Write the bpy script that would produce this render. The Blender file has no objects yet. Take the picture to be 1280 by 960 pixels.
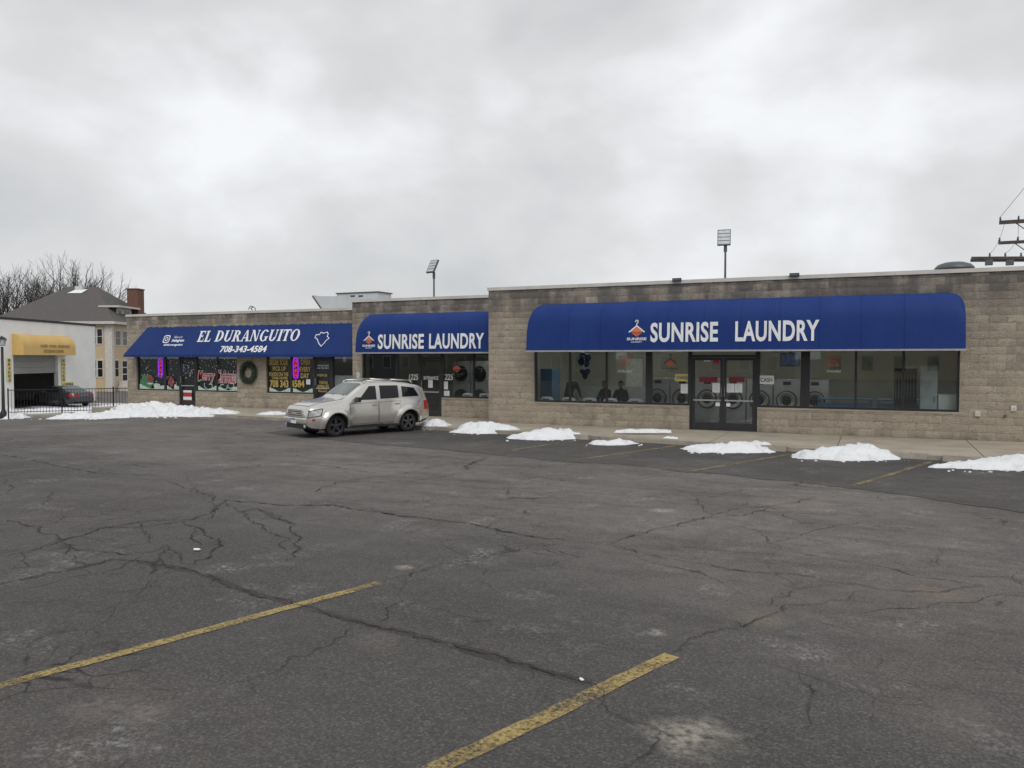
import bpy, bmesh, math, random
from mathutils import Vector, Matrix, noise as mn
R = math.radians
rnd = random.Random(7)
sc = bpy.context.scene
col = sc.collection

# ------------------------------------------------------------------ camera, sky, sun, exposure
EYE = 2.15; YAW = R(24.5); FPX = 1000.0; PITCH = math.atan(33/1000)
cam = bpy.data.cameras.new('camera'); cam.sensor_width = 36; cam.lens = FPX/1280*36
cam.clip_start = .05; cam.clip_end = 5000
camo = bpy.data.objects.new('camera', cam); col.objects.link(camo)
camo.location = (0, 0, EYE); camo.rotation_euler = (R(90)-PITCH, 0, YAW)
sc.camera = camo

world = bpy.data.worlds.new('World'); sc.world = world; world.use_nodes = True
SUN_EL, SUN_AZ = R(48), R(150)      # azimuth measured clockwise from +Y
def build_world():
    nt = world.node_tree; N = nt.nodes; L = nt.links; N.clear()
    def n(t, **k):
        a = N.new(t)
        for q, v in k.items(): setattr(a, q, v)
        return a
    out = n('ShaderNodeOutputWorld'); bg = n('ShaderNodeBackground'); bg.inputs[1].default_value = .1
    sky = n('ShaderNodeTexSky', sky_type='NISHITA', sun_disc=False, sun_elevation=SUN_EL, sun_rotation=SUN_AZ)
    tc = n('ShaderNodeTexCoord'); sep = n('ShaderNodeSeparateXYZ'); L.new(tc.outputs['Generated'], sep.inputs[0])
    cb = n('ShaderNodeVectorMath', operation='MULTIPLY'); L.new(tc.outputs['Generated'], cb.inputs[0]); cb.inputs[1].default_value = (1, 1, 1.6)
    ca = n('ShaderNodeVectorMath', operation='ADD'); L.new(cb.outputs[0], ca.inputs[0]); ca.inputs[1].default_value = (4.3, 1.1, 2.6); cb = ca
    n1 = n('ShaderNodeTexNoise'); n1.inputs['Scale'].default_value = 4.2; n1.inputs['Detail'].default_value = 6; n1.inputs['Roughness'].default_value = .47; n1.inputs['Distortion'].default_value = .15
    n2 = n('ShaderNodeTexNoise'); n2.inputs['Scale'].default_value = 1.7; n2.inputs['Detail'].default_value = 3
    L.new(cb.outputs[0], n1.inputs['Vector']); L.new(cb.outputs[0], n2.inputs['Vector'])
    mx = n('ShaderNodeMath', operation='MULTIPLY_ADD'); L.new(n2.outputs[0], mx.inputs[0]); mx.inputs[1].default_value = .4
    m0 = n('ShaderNodeMath', operation='MULTIPLY'); L.new(n1.outputs[0], m0.inputs[0]); m0.inputs[1].default_value = .75
    L.new(m0.outputs[0], mx.inputs[2])
    cr = n('ShaderNodeValToRGB'); L.new(mx.outputs[0], cr.inputs[0])
    e = cr.color_ramp.elements
    e[0].position = .38; e[0].color = (.385, .396, .41, 1)
    e[1].position = .76; e[1].color = (.68, .69, .71, 1)
    k = e.new(.51); k.color = (.46, .467, .476, 1)
    k = e.new(.62); k.color = (.53, .535, .542, 1)
    sc_ = n('ShaderNodeVectorMath', operation='SCALE'); L.new(cr.outputs[0], sc_.inputs[0]); sc_.inputs['Scale'].default_value = 10.3
    mix = n('ShaderNodeMix', data_type='RGBA'); mix.inputs[0].default_value = .97
    L.new(sky.outputs[0], mix.inputs[6]); L.new(sc_.outputs[0], mix.inputs[7])
    L.new(mix.outputs[2], bg.inputs[0]); L.new(bg.outputs[0], out.inputs[0])
build_world()
sun = bpy.data.lights.new('sun', 'SUN'); sun.energy = 1.0; sun.angle = R(35); sun.color = (1, .97, .93)
suno = bpy.data.objects.new('sun', sun); col.objects.link(suno); suno.location = (0, -10, 40)
sd = Vector((math.sin(SUN_AZ)*math.cos(SUN_EL), math.cos(SUN_AZ)*math.cos(SUN_EL), math.sin(SUN_EL)))
suno.rotation_euler = sd.to_track_quat('Z', 'Y').to_euler()
vs = sc.view_settings; vs.view_transform = 'Standard'; vs.look = 'None'; vs.gamma = 1; vs.exposure = .42; vs.use_curve_mapping = False
sc.cycles.use_denoising = True
sc.cycles.max_bounces = 8; sc.cycles.transparent_max_bounces = 12

# ------------------------------------------------------------------ survey helpers (measured from the photograph)
_c, _s, _cp, _sp = math.cos(YAW), math.sin(YAW), math.cos(PITCH), math.sin(PITCH)
def ray(x, y):
    xc = (x-640)/FPX; yc = -(y-480)/FPX
    fw = _cp+yc*_sp; up = yc*_cp-_sp
    return Vector((xc*_c-fw*_s, xc*_s+fw*_c, up))
def sm(t):
    t = min(1, max(0, t)); return t*t*(3-2*t)
def gh(X, Y):                                   # height of the lot: falls gently to the building and to the street on the left
    return -.10*sm((Y-8)/9) - 1.15*sm((-X-22)/29)
def G(x, y):
    r = ray(x, y); z = 0
    for _ in range(14):
        t = (z-EYE)/r.z; z = gh(r.x*t, r.y*t)
    return Vector((r.x*t, r.y*t, z))
def P(x, y, Y):
    r = ray(x, y); t = Y/r.y
    return Vector((r.x*t, Y, EYE+r.z*t))
def C(xc, z, h=0):                              # street axes: xc across, z along the view, h absolute height
    return Vector((xc*_c-z*_s, xc*_s+z*_c, h))

# ------------------------------------------------------------------ materials
class NT:
    def __init__(s, name):
        s.m = bpy.data.materials.new(name); s.m.use_nodes = True
        s.t = s.m.node_tree; s.N = s.t.nodes; s.N.clear()
        s.out = s.N.new('ShaderNodeOutputMaterial')
    def n(s, t, ins=None, **k):
        a = s.N.new(t)
        for q, v in k.items(): setattr(a, q, v)
        for q, v in (ins or {}).items(): s.set(a.inputs[q], v)
        return a
    def set(s, sock, v):
        if hasattr(v, 'is_linked'): s.t.links.new(v, sock)
        else: sock.default_value = v
    def math(s, op, a, b=0, c=0, clamp=False):
        m = s.n('ShaderNodeMath', operation=op, use_clamp=clamp)
        s.set(m.inputs[0], a); s.set(m.inputs[1], b); s.set(m.inputs[2], c); return m.outputs[0]
    def mix(s, f, a, b, blend='MIX'):
        m = s.n('ShaderNodeMix', data_type='RGBA', blend_type=blend)
        s.set(m.inputs[0], f); s.set(m.inputs[6], a); s.set(m.inputs[7], b); return m.outputs[2]
    def noise(s, vec, scale, detail=3, rough=.55, dist=0):
        m = s.n('ShaderNodeTexNoise', {'Scale': scale, 'Detail': detail, 'Roughness': rough, 'Distortion': dist})
        if vec is not None: s.set(m.inputs['Vector'], vec)
        return m.outputs[0]
    def ramp(s, v, lo, hi):
        m = s.n('ShaderNodeMapRange', {1: lo, 2: hi, 3: 0, 4: 1}, clamp=True); s.set(m.inputs[0], v); return m.outputs[0]
    def pos(s): return s.n('ShaderNodeNewGeometry').outputs['Position']
    def obj(s): return s.n('ShaderNodeTexCoord').outputs['Object']
    def scale(s, v, xyz):
        m = s.n('ShaderNodeVectorMath', operation='MULTIPLY'); s.set(m.inputs[0], v); m.inputs[1].default_value = xyz; return m.outputs[0]
    def bsdf(s, **k):
        b = s.n('ShaderNodeBsdfPrincipled')
        for q, v in k.items(): s.set(b.inputs[q.replace('_', ' ')], v)
        s.t.links.new(b.outputs[0], s.out.inputs[0]); s.b = b; return b
    def bump(s, h, strength, dist=.01):
        m = s.n('ShaderNodeBump', {'Strength': strength, 'Distance': dist}); s.set(m.inputs['Height'], h)
        s.t.links.new(m.outputs[0], s.b.inputs['Normal'])
def c4(c): return (c[0], c[1], c[2], 1)
def pm(name, a, rough=.6, b=None, scale=6, metal=0, bump=0, bscale=60, spec=.5, coat=0, emit=0, lo=.35, hi=.65):
    m = NT(name); v = m.pos()
    b = b or tuple(x*.82 for x in a)
    f = m.ramp(m.noise(v, scale, 4), lo, hi)
    k = dict(Base_Color=m.mix(f, c4(a), c4(b)), Roughness=rough, Metallic=metal, Specular_IOR_Level=spec, Coat_Weight=coat)
    if emit: k['Emission_Color'] = c4(a); k['Emission_Strength'] = emit
    m.bsdf(**k)
    if bump: m.bump(m.noise(v, bscale, 4), bump)
    return m.m

def m_block():
    m = NT('split_face_block'); p = m.pos()
    sx = m.n('ShaderNodeSeparateXYZ', {0: p}); X, Y, Z = sx.outputs
    row = m.math('FLOOR', m.math('DIVIDE', Z, .2032))
    par = m.math('MODULO', row, 2)
    cx = m.math('FLOOR', m.math('DIVIDE', m.math('ADD', X, m.math('MULTIPLY_ADD', par, .2032, 100)), .4064))
    wn = m.n('ShaderNodeTexWhiteNoise', {0: m.n('ShaderNodeCombineXYZ', {0: cx, 1: row}).outputs[0]}, noise_dimensions='3D')
    base = m.mix(wn.outputs[0], (.58, .51, .415, 1), (.40, .345, .28, 1))
    big = m.ramp(m.noise(p, .55, 3), .35, .68)
    base = m.mix(m.math('MULTIPLY', big, .55), base, (.56, .485, .385, 1))
    fine = m.ramp(m.noise(p, 38, 5, .65), .28, .72)
    base = m.mix(m.math('MULTIPLY', m.math('SUBTRACT', 1, fine), .6), base, (.17, .145, .115, 1))
    pz = m.ramp(m.noise(m.scale(p, (9, 9, 22)), 1, 3), .57, .66)        # darker bed marks on single blocks
    base = m.mix(m.math('MULTIPLY', pz, .5), base, (.15, .125, .10, 1))
    # grey weathering along the parapet courses, running down in streaks
    st = m.noise(m.scale(p, (1.5, 1.5, .25)), 1, 4, .6)
    bl = m.n('ShaderNodeTexWhiteNoise', {0: m.n('ShaderNodeCombineXYZ', {0: cx, 1: row, 2: 5.0}).outputs[0]}, noise_dimensions='3D').outputs[0]
    top = m.ramp(Z, 3.1, 3.9)
    d = m.math('ADD', m.math('MULTIPLY', m.math('ADD', st, m.math('MULTIPLY', m.noise(m.scale(p, (3.5, 3.5, 1.6)), 1, 5, .7), .6)), 1.25), m.math('MULTIPLY', bl, .26))
    d = m.math('MULTIPLY', m.ramp(d, .80, 1.22), top)
    base = m.mix(m.math('MULTIPLY', d, .85), base, (.115, .112, .108, 1))
    low = m.math('MULTIPLY', m.math('SUBTRACT', 1, m.ramp(Z, 0, .22)), m.ramp(m.noise(p, 2.2, 3), .4, .7))
    base = m.mix(m.math('MULTIPLY', low, .6), base, (.14, .125, .105, 1))
    sp = m.math('MULTIPLY', m.ramp(m.noise(m.scale(p, (1, 1, .6)), 2.2, 5, .65), .54, .72), .5)
    base = m.mix(sp, base, (.20, .175, .145, 1))
    m.bsdf(Base_Color=base, Roughness=.92, Specular_IOR_Level=.25)
    m.bump(m.math('ADD', m.noise(p, 26, 6, .7), m.math('MULTIPLY', m.noise(p, 90, 3), .4)), 1.0, .03)
    return m.m
def stain_nodes(m, base, p, spots):
    for (x, y, r, colr, k) in spots:
        g = G(x, y)
        dv = m.n('ShaderNodeVectorMath', operation='DISTANCE'); m.set(dv.inputs[0], p); dv.inputs[1].default_value = g
        wob = m.math('MULTIPLY_ADD', m.noise(p, 2.6/r*.5, 4), 1.4*r, dv.outputs['Value'])
        f = m.math('SUBTRACT', 1, m.ramp(wob, r*.9, r*1.6))
        f = m.math('MULTIPLY', f, m.ramp(m.noise(p, 16, 5, .7), .35, .6))
        base = m.mix(m.math('MULTIPLY', f, k), base, c4(colr))
    return base
def m_asphalt(name, a, b, spots=(), salt=.5, near_dark=True):
    m = NT(name); p = m.pos()
    sx = m.n('ShaderNodeSeparateXYZ', {0: p}); X, Y, Z = sx.outputs
    f = m.ramp(m.noise(p, .42, 6, .62), .36, .64)
    base = m.mix(f, c4(a), c4(b))
    if near_dark:      # darker towards the viewer and to the right, paler aisle beyond
        wob = m.math('MULTIPLY_ADD', m.noise(p, .8, 5), 2.6, m.math('MULTIPLY_ADD', X, .35, Y))
        nd = m.math('SUBTRACT', 1, m.ramp(wob, 5.8, 10.5))
        base = m.mix(m.math('MULTIPLY', nd, .82), base, (.052, .050, .049, 1))
        rt = m.math('MULTIPLY', m.ramp(m.math('MULTIPLY_ADD', m.noise(p, .5, 4), 3, X), 1.6, 5.5), .6)
        base = m.mix(rt, base, (.07, .07, .072, 1))
        bw = m.math('MULTIPLY', m.ramp(m.noise(p, .22, 3), .45, .65), .45)
        base = m.mix(bw, base, (.15, .128, .112, 1))
    lng = m.ramp(m.noise(m.scale(p, (.35, 2.4, 1)), 1.0, 6, .68), .48, .70)
    base = m.mix(m.math('MULTIPLY', lng, .55), base, (.055, .052, .050, 1))
    med = m.ramp(m.noise(p, 4.5, 5, .7), .35, .65)
    base = m.mix(m.math('MULTIPLY', med, .38), base, (.045, .045, .046, 1))
    v1 = m.n('ShaderNodeTexVoronoi', {'Vector': p, 'Scale': 62})
    st = m.ramp(m.n('ShaderNodeTexWhiteNoise', {0: v1.outputs['Position']}).outputs[0], .52, 1)
    base = m.mix(m.math('MULTIPLY', st, .32), base, (.27, .255, .238, 1))
    gr = m.ramp(m.noise(p, 48, 5, .75), .36, .58)
    base = m.mix(m.math('MULTIPLY', m.math('SUBTRACT', 1, gr), .62), base, (.022, .022, .023, 1))
    if near_dark:      # fine web of hairline cracks in the worn aisle
        nv = m.n('ShaderNodeTexNoise', {'Vector': p, 'Scale': 1.6, 'Detail': 4}).outputs['Color']
        wv = m.n('ShaderNodeVectorMath', operation='MULTIPLY_ADD'); m.set(wv.inputs[0], nv); wv.inputs[1].default_value = (.55, .55, 0); m.set(wv.inputs[2], m.scale(p, (1, 1, 0)))
        for k, (scl, wid_, ms, lo) in enumerate(((.42, .010, .17, .46), (1.15, .013, .31, .53), (2.6, .018, .45, .60))):
            ve = m.n('ShaderNodeTexVoronoi', {'Vector': wv.outputs[0], 'Scale': scl}, feature='DISTANCE_TO_EDGE')
            ln = m.math('SUBTRACT', 1, m.ramp(ve.outputs['Distance'], wid_*scl*.25, wid_*scl))
            ar = m.math('MULTIPLY', m.ramp(m.noise(p, ms, 3), lo, lo+.07), m.ramp(m.noise(p, 3.3, 4), .36, .52))
            base = m.mix(m.math('MULTIPLY', m.math('MULTIPLY', ln, ar), .9), base, (.02, .018, .017, 1))
    else:              # melt water darkening the strip along the kerb
        kd = m.math('MULTIPLY_ADD', X, .13, m.math('SUBTRACT', Y, 19.87))
        wet = m.math('MULTIPLY', m.ramp(m.math('MULTIPLY_ADD', m.noise(p, .9, 5, .65), 3.4, kd), -1.6, .9), .42)
        base = m.mix(wet, base, (.034, .033, .033, 1))
    sl = m.math('MULTIPLY', m.ramp(m.noise(p, 1.1, 5, .65), .56, .72), m.ramp(m.noise(p, 17, 6, .8), .48, .64))
    base = m.mix(m.math('MULTIPLY', sl, salt), base, (.42, .41, .40, 1))
    base = stain_nodes(m, base, p, spots)
    m.bsdf(Base_Color=base, Roughness=m.math('MULTIPLY_ADD', f, .2, .66), Specular_IOR_Level=.35)
    m.bump(m.math('ADD', m.math('MULTIPLY', v1.outputs['Distance'], 1.2), m.math('MULTIPLY', m.noise(p, 40, 5), .6)), .8, .008)
    return m.m
def m_worn(name, colr, scale=26, lo=.36, hi=.46):
    m = NT(name); p = m.pos()
    k = m.math('ADD', m.math('MULTIPLY', m.noise(p, scale, 5, .7), .6), m.math('MULTIPLY', m.noise(p, 2.0, 3), .42))
    f = m.ramp(k, lo, hi)
    base = m.mix(m.noise(p, 9, 4), c4(colr), c4([x*.72 for x in colr]))
    b = m.bsdf(Base_Color=base, Roughness=.75)
    t = m.n('ShaderNodeBsdfTransparent'); x = m.n('ShaderNodeMixShader')
    m.set(x.inputs[0], f); m.t.links.new(t.outputs[0], x.inputs[1]); m.t.links.new(b.outputs[0], x.inputs[2])
    m.t.links.new(x.outputs[0], m.out.inputs[0]); return m.m
def m_glass(name, tint=(.88, .91, .91), f0=.06, k=.55):
    m = NT(name)
    lw = m.n('ShaderNodeLayerWeight', {0: .5}).outputs['Facing']
    f = m.math('MULTIPLY_ADD', m.math('POWER', lw, 4), k, f0)
    t = m.n('ShaderNodeBsdfTransparent', {0: c4(tint)}); g = m.n('ShaderNodeBsdfGlossy', {'Roughness': .0, 'Color': (1, 1, 1, 1)})
    x = m.n('ShaderNodeMixShader'); m.set(x.inputs[0], f)
    m.t.links.new(t.outputs[0], x.inputs[1]); m.t.links.new(g.outputs[0], x.inputs[2]); m.t.links.new(x.outputs[0], m.out.inputs[0])
    return m.m
def m_emit(name, c, s):
    m = NT(name); e = m.n('ShaderNodeEmission', {0: c4(c), 1: s}); m.t.links.new(e.outputs[0], m.out.inputs[0]); return m.m
def m_snow():
    m = NT('snow'); p = m.pos()
    d = m.ramp(m.noise(p, 2.6, 6, .75), .52, .74)
    base = m.mix(m.math('MULTIPLY', d, .55), (.83, .85, .87, 1), (.50, .48, .46, 1))
    sp = m.ramp(m.noise(p, 30, 4), .64, .72)
    base = m.mix(m.math('MULTIPLY', sp, .65), base, (.22, .2, .18, 1))
    m.bsdf(Base_Color=base, Roughness=.6, Subsurface_Weight=.0, Specular_IOR_Level=.3)
    m.bump(m.math('ADD', m.noise(p, 9, 5, .7), m.math('MULTIPLY', m.noise(p, 45, 4), .35)), .8, .05)
    return m.m
def m_shingle(name, a, b, rowh=.16):
    m = NT(name); p = m.pos(); z = m.n('ShaderNodeSeparateXYZ', {0: p}).outputs[2]
    f = m.noise(m.scale(p, (2.5, 2.5, 6)), 1.5, 4, .7)
    fr = m.math('FRACT', m.math('DIVIDE', z, rowh))
    base = m.mix(m.ramp(f, .3, .7), c4(a), c4(b))
    m.bsdf(Base_Color=base, Roughness=.9); m.bump(m.math('ADD', fr, m.noise(p, 8, 4)), .5, .03); return m.m
def m_siding(name, a, h=.22):
    m = NT(name); p = m.pos(); z = m.n('ShaderNodeSeparateXYZ', {0: p}).outputs[2]
    fr = m.math('FRACT', m.math('DIVIDE', z, h))
    m.bsdf(Base_Color=m.mix(m.noise(p, 1.5, 4), c4(a), c4([x*.86 for x in a])), Roughness=.7); m.bump(fr, 1, .04); return m.m
def m_fabric(name, a):
    m = NT(name); p = m.pos()
    f = m.ramp(m.noise(m.scale(p, (1, 1, .5)), 1.3, 5, .6), .3, .75)
    base = m.mix(f, c4(a), (a[0]*1.35+.004, a[1]*1.25+.004, a[2]*1.12, 1))
    base = m.mix(m.math('MULTIPLY', m.ramp(m.noise(m.scale(p, (6, 6, .7)), 1, 4), .55, .8), .3), base, (a[0]*.7, a[1]*.7, a[2]*.7, 1))
    m.bsdf(Base_Color=base, Roughness=.65, Specular_IOR_Level=.25)
    m.bump(m.math('ADD', m.noise(m.scale(p, (1.6, 1, .5)), 2, 3), m.math('MULTIPLY', m.noise(p, 220, 2), .1)), .35, .04); return m.m
M = {}
M['block'] = m_block()
M['mortar'] = pm('mortar', (.36, .32, .265), .95, (.28, .25, .21), 3, bump=.3)
M['asphalt'] = m_asphalt('asphalt', (.245, .217, .198), (.16, .146, .136), [
    (865, 918, .35, (.36, .33, .27), .8), (130, 882, .32, (.21, .18, .165), .55), (180, 893, .22, (.26, .225, .20), .55), (985, 628, .8, (.25, .21, .17), .6),
    (830, 638, .25, (.5, .5, .5), .6), (820, 790, .12, (.40, .38, .34), .6), (1175, 742, .35, (.22, .16, .11), .6), (505, 709, .14, (.42, .35, .28), .8), (955, 775, .3, (.23, .19, .13), .5),
    (1180, 900, .5, (.19, .165, .15), .4), (1200, 660, .3, (.28, .25, .23), .4), (470, 800, .3, (.2, .17, .15), .4)], salt=.85)
M['patch'] = m_asphalt('patched_asphalt', (.125, .112, .104), (.085, .078, .074), salt=.7, near_dark=False)
M['crack'] = pm('crack_dirt', (.022, .020, .019), .95, (.045, .038, .032), 6)
M['seal'] = m_worn('crack_stain', (.06, .05, .044), 26, .44, .72)
M['yellow'] = m_worn('worn_yellow_paint', (.43, .32, .12), 34, .39, .57)
M['yellow2'] = m_worn('faded_yellow_paint', (.33, .25, .11), 22, .42, .60)
M['concrete'] = pm('concrete', (.40, .355, .285), .9, (.31, .275, .22), 1.2, bump=.25, bscale=45)
M['kerb'] = pm('kerb_concrete', (.36, .325, .27), .9, (.24, .215, .18), 2.5, bump=.4, bscale=30)
M['snow'] = m_snow()
M['blue'] = m_fabric('blue_canvas', (.006, .030, .165))
M['navy'] = m_fabric('blue_shed_canvas', (.008, .030, .150))
M['blue_seam'] = m_fabric('blue_canvas_seam', (.004, .021, .12))
M['trim'] = pm('awning_trim', (.42, .42, .43), .5, metal=.3)
M['bronze'] = pm('dark_bronze_aluminium', (.022, .023, .028), .42, (.03, .03, .034), 4)
M['glass'] = m_glass('window_glass')
M['glass_dark'] = m_glass('tinted_window_glass', (.32, .36, .37), .06)
M['white'] = pm('white_print', (.80, .82, .85), .6, (.72, .74, .78), 4)
M['orange'] = pm('orange_print', (.75, .19, .09), .6)
M['red'] = pm('red_print', (.50, .03, .045), .6)
M['dark_red'] = pm('dark_red_print', (.22, .014, .03), .6)
M['paper'] = pm('paper', (.80, .80, .80), .8, (.72, .72, .74), 12)
M['ink'] = pm('dark_ink', (.08, .08, .1), .8)
M['gold'] = pm('gold_window_paint', (.62, .45, .12), .6, (.42, .31, .09), 14)
M['pale'] = pm('pale_window_paint', (.60, .68, .62), .7, (.38, .55, .45), 10)
M['blackboard'] = pm('black_window_film', (.010, .011, .014), .35)
M['yellow_sign'] = pm('yellow_sign', (.70, .53, .12), .5, (.62, .60, .30), 8)
M['coping'] = pm('coping_metal', (.62, .60, .56), .55, (.52, .50, .46), 2)
M['roof'] = pm('roof_membrane', (.32, .32, .31), .9)
M['wall_in'] = pm('interior_paint', (.40, .41, .34), .85, (.34, .35, .29), .8)
M['floor_in'] = pm('interior_floor', (.22, .22, .21), .4, (.16, .16, .16), 2)
M['ceil_in'] = pm('ceiling_tiles', (.55, .55, .52), .9)
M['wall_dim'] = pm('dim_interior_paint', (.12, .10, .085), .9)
M['steel'] = pm('brushed_steel', (.56, .57, .57), .4, (.48, .49, .49), 3, metal=.25)
M['dark'] = pm('black_plastic', (.018, .018, .02), .45)
M['rubber'] = pm('tyre_rubber', (.012, .012, .013), .8, (.02, .02, .02), 9)
M['rim_black'] = pm('black_rim', (.11, .11, .12), .25, metal=.85)
M['tube'] = m_emit('fluorescent_tube', (1, .97, .90), 22)
M['neon_purple'] = m_emit('neon_purple', (.28, .02, .70), 1.1)
M['neon_red'] = m_emit('neon_red', (.9, .03, .12), 1.0)
M['bluepaint'] = pm('blue_laminate', (.10, .24, .42), .5)
M['cabinet'] = pm('grey_cabinet', (.42, .45, .45), .6)
M['cabinet_white'] = pm('white_cabinet', (.66, .68, .64), .6)
M['plastic_white'] = pm('white_moulded_plastic', (.88, .88, .88), .45)
M['iron'] = pm('black_wrought_iron', (.014, .014, .015), .5)
M['pole'] = pm('galvanised_pole', (.13, .14, .15), .5, metal=.4)
M['lens'] = pm('flood_lens', (.55, .58, .62), .25)
M['wood'] = pm('weathered_wood', (.10, .088, .078), .9, (.07, .06, .055), 4)
M['bark'] = pm('bark', (.065, .058, .055), .95, (.10, .09, .085), 3)
M['garage'] = pm('painted_masonry', (.86, .86, .83), .85, (.80, .80, .78), .9, bump=.2, bscale=8)
M['fascia'] = pm('dark_fascia', (.03, .03, .033), .7)
M['canary'] = pm('yellow_canvas', (.62, .40, .12), .6, (.66, .45, .16), 1)
M['brown'] = pm('brown_print', (.30, .20, .08), .7)
M['door_panel'] = pm('garage_door', (.30, .30, .29), .7)
M['shingle'] = m_shingle('roof_shingles', (.115, .105, .10), (.085, .08, .078))
M['siding'] = m_siding('yellow_siding', (.68, .54, .36))
M['cream'] = pm('cream_trim', (.62, .60, .55), .7)
M['brick'] = pm('chimney_brick', (.20, .095, .07), .9, (.13, .07, .055), 5)
M['panel_white'] = pm('white_sheet_metal', (.60, .63, .65), .5, (.54, .57, .59), 1)
M['silver'] = pm('silver_car_paint', (.64, .62, .58), .27, (.61, .59, .55), 1, metal=.72, coat=.7)
M['grey_paint'] = pm('grey_car_paint', (.075, .08, .09), .3, metal=.5, coat=.6)
M['red_paint'] = pm('red_car_paint', (.30, .012, .018), .3, coat=.6)
M['car_glass'] = pm('car_tinted_glass', (.010, .012, .014), .06, spec=.4)
M['screen_glass'] = pm('windscreen_glass', (.11, .145, .135), .06, (.06, .08, .078), 2.2, spec=.8)
M['chrome'] = pm('chrome', (.62, .63, .64), .15, metal=1)
M['lamp_clear'] = pm('headlight_lens', (.62, .63, .62), .08, (.20, .21, .21), 7, coat=.8)
M['lamp_red'] = pm('tail_lamp', (.45, .012, .02), .2, coat=.6)
M['needle'] = pm('evergreen_needles', (.016, .034, .018), .8, (.028, .05, .026), 20)
M['foil'] = pm('blue_foil', (.012, .05, .16), .22, metal=.6)
M['cloth_dark'] = pm('dark_cloth', (.012, .012, .016), .9)
M['cloth_grey'] = pm('charcoal_cloth', (.026, .028, .032), .9)
M['skin'] = pm('skin', (.26, .15, .10), .6)
M['hair'] = pm('hair', (.012, .01, .009), .7)
M['tv'] = pm('television_picture', (.02, .05, .16), .2, (.10, .14, .08), 9, emit=.12)
M['yard'] = pm('patchy_snow_yard', (.62, .63, .64), .9, (.20, .19, .175), .7, lo=.47, hi=.56)

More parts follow.
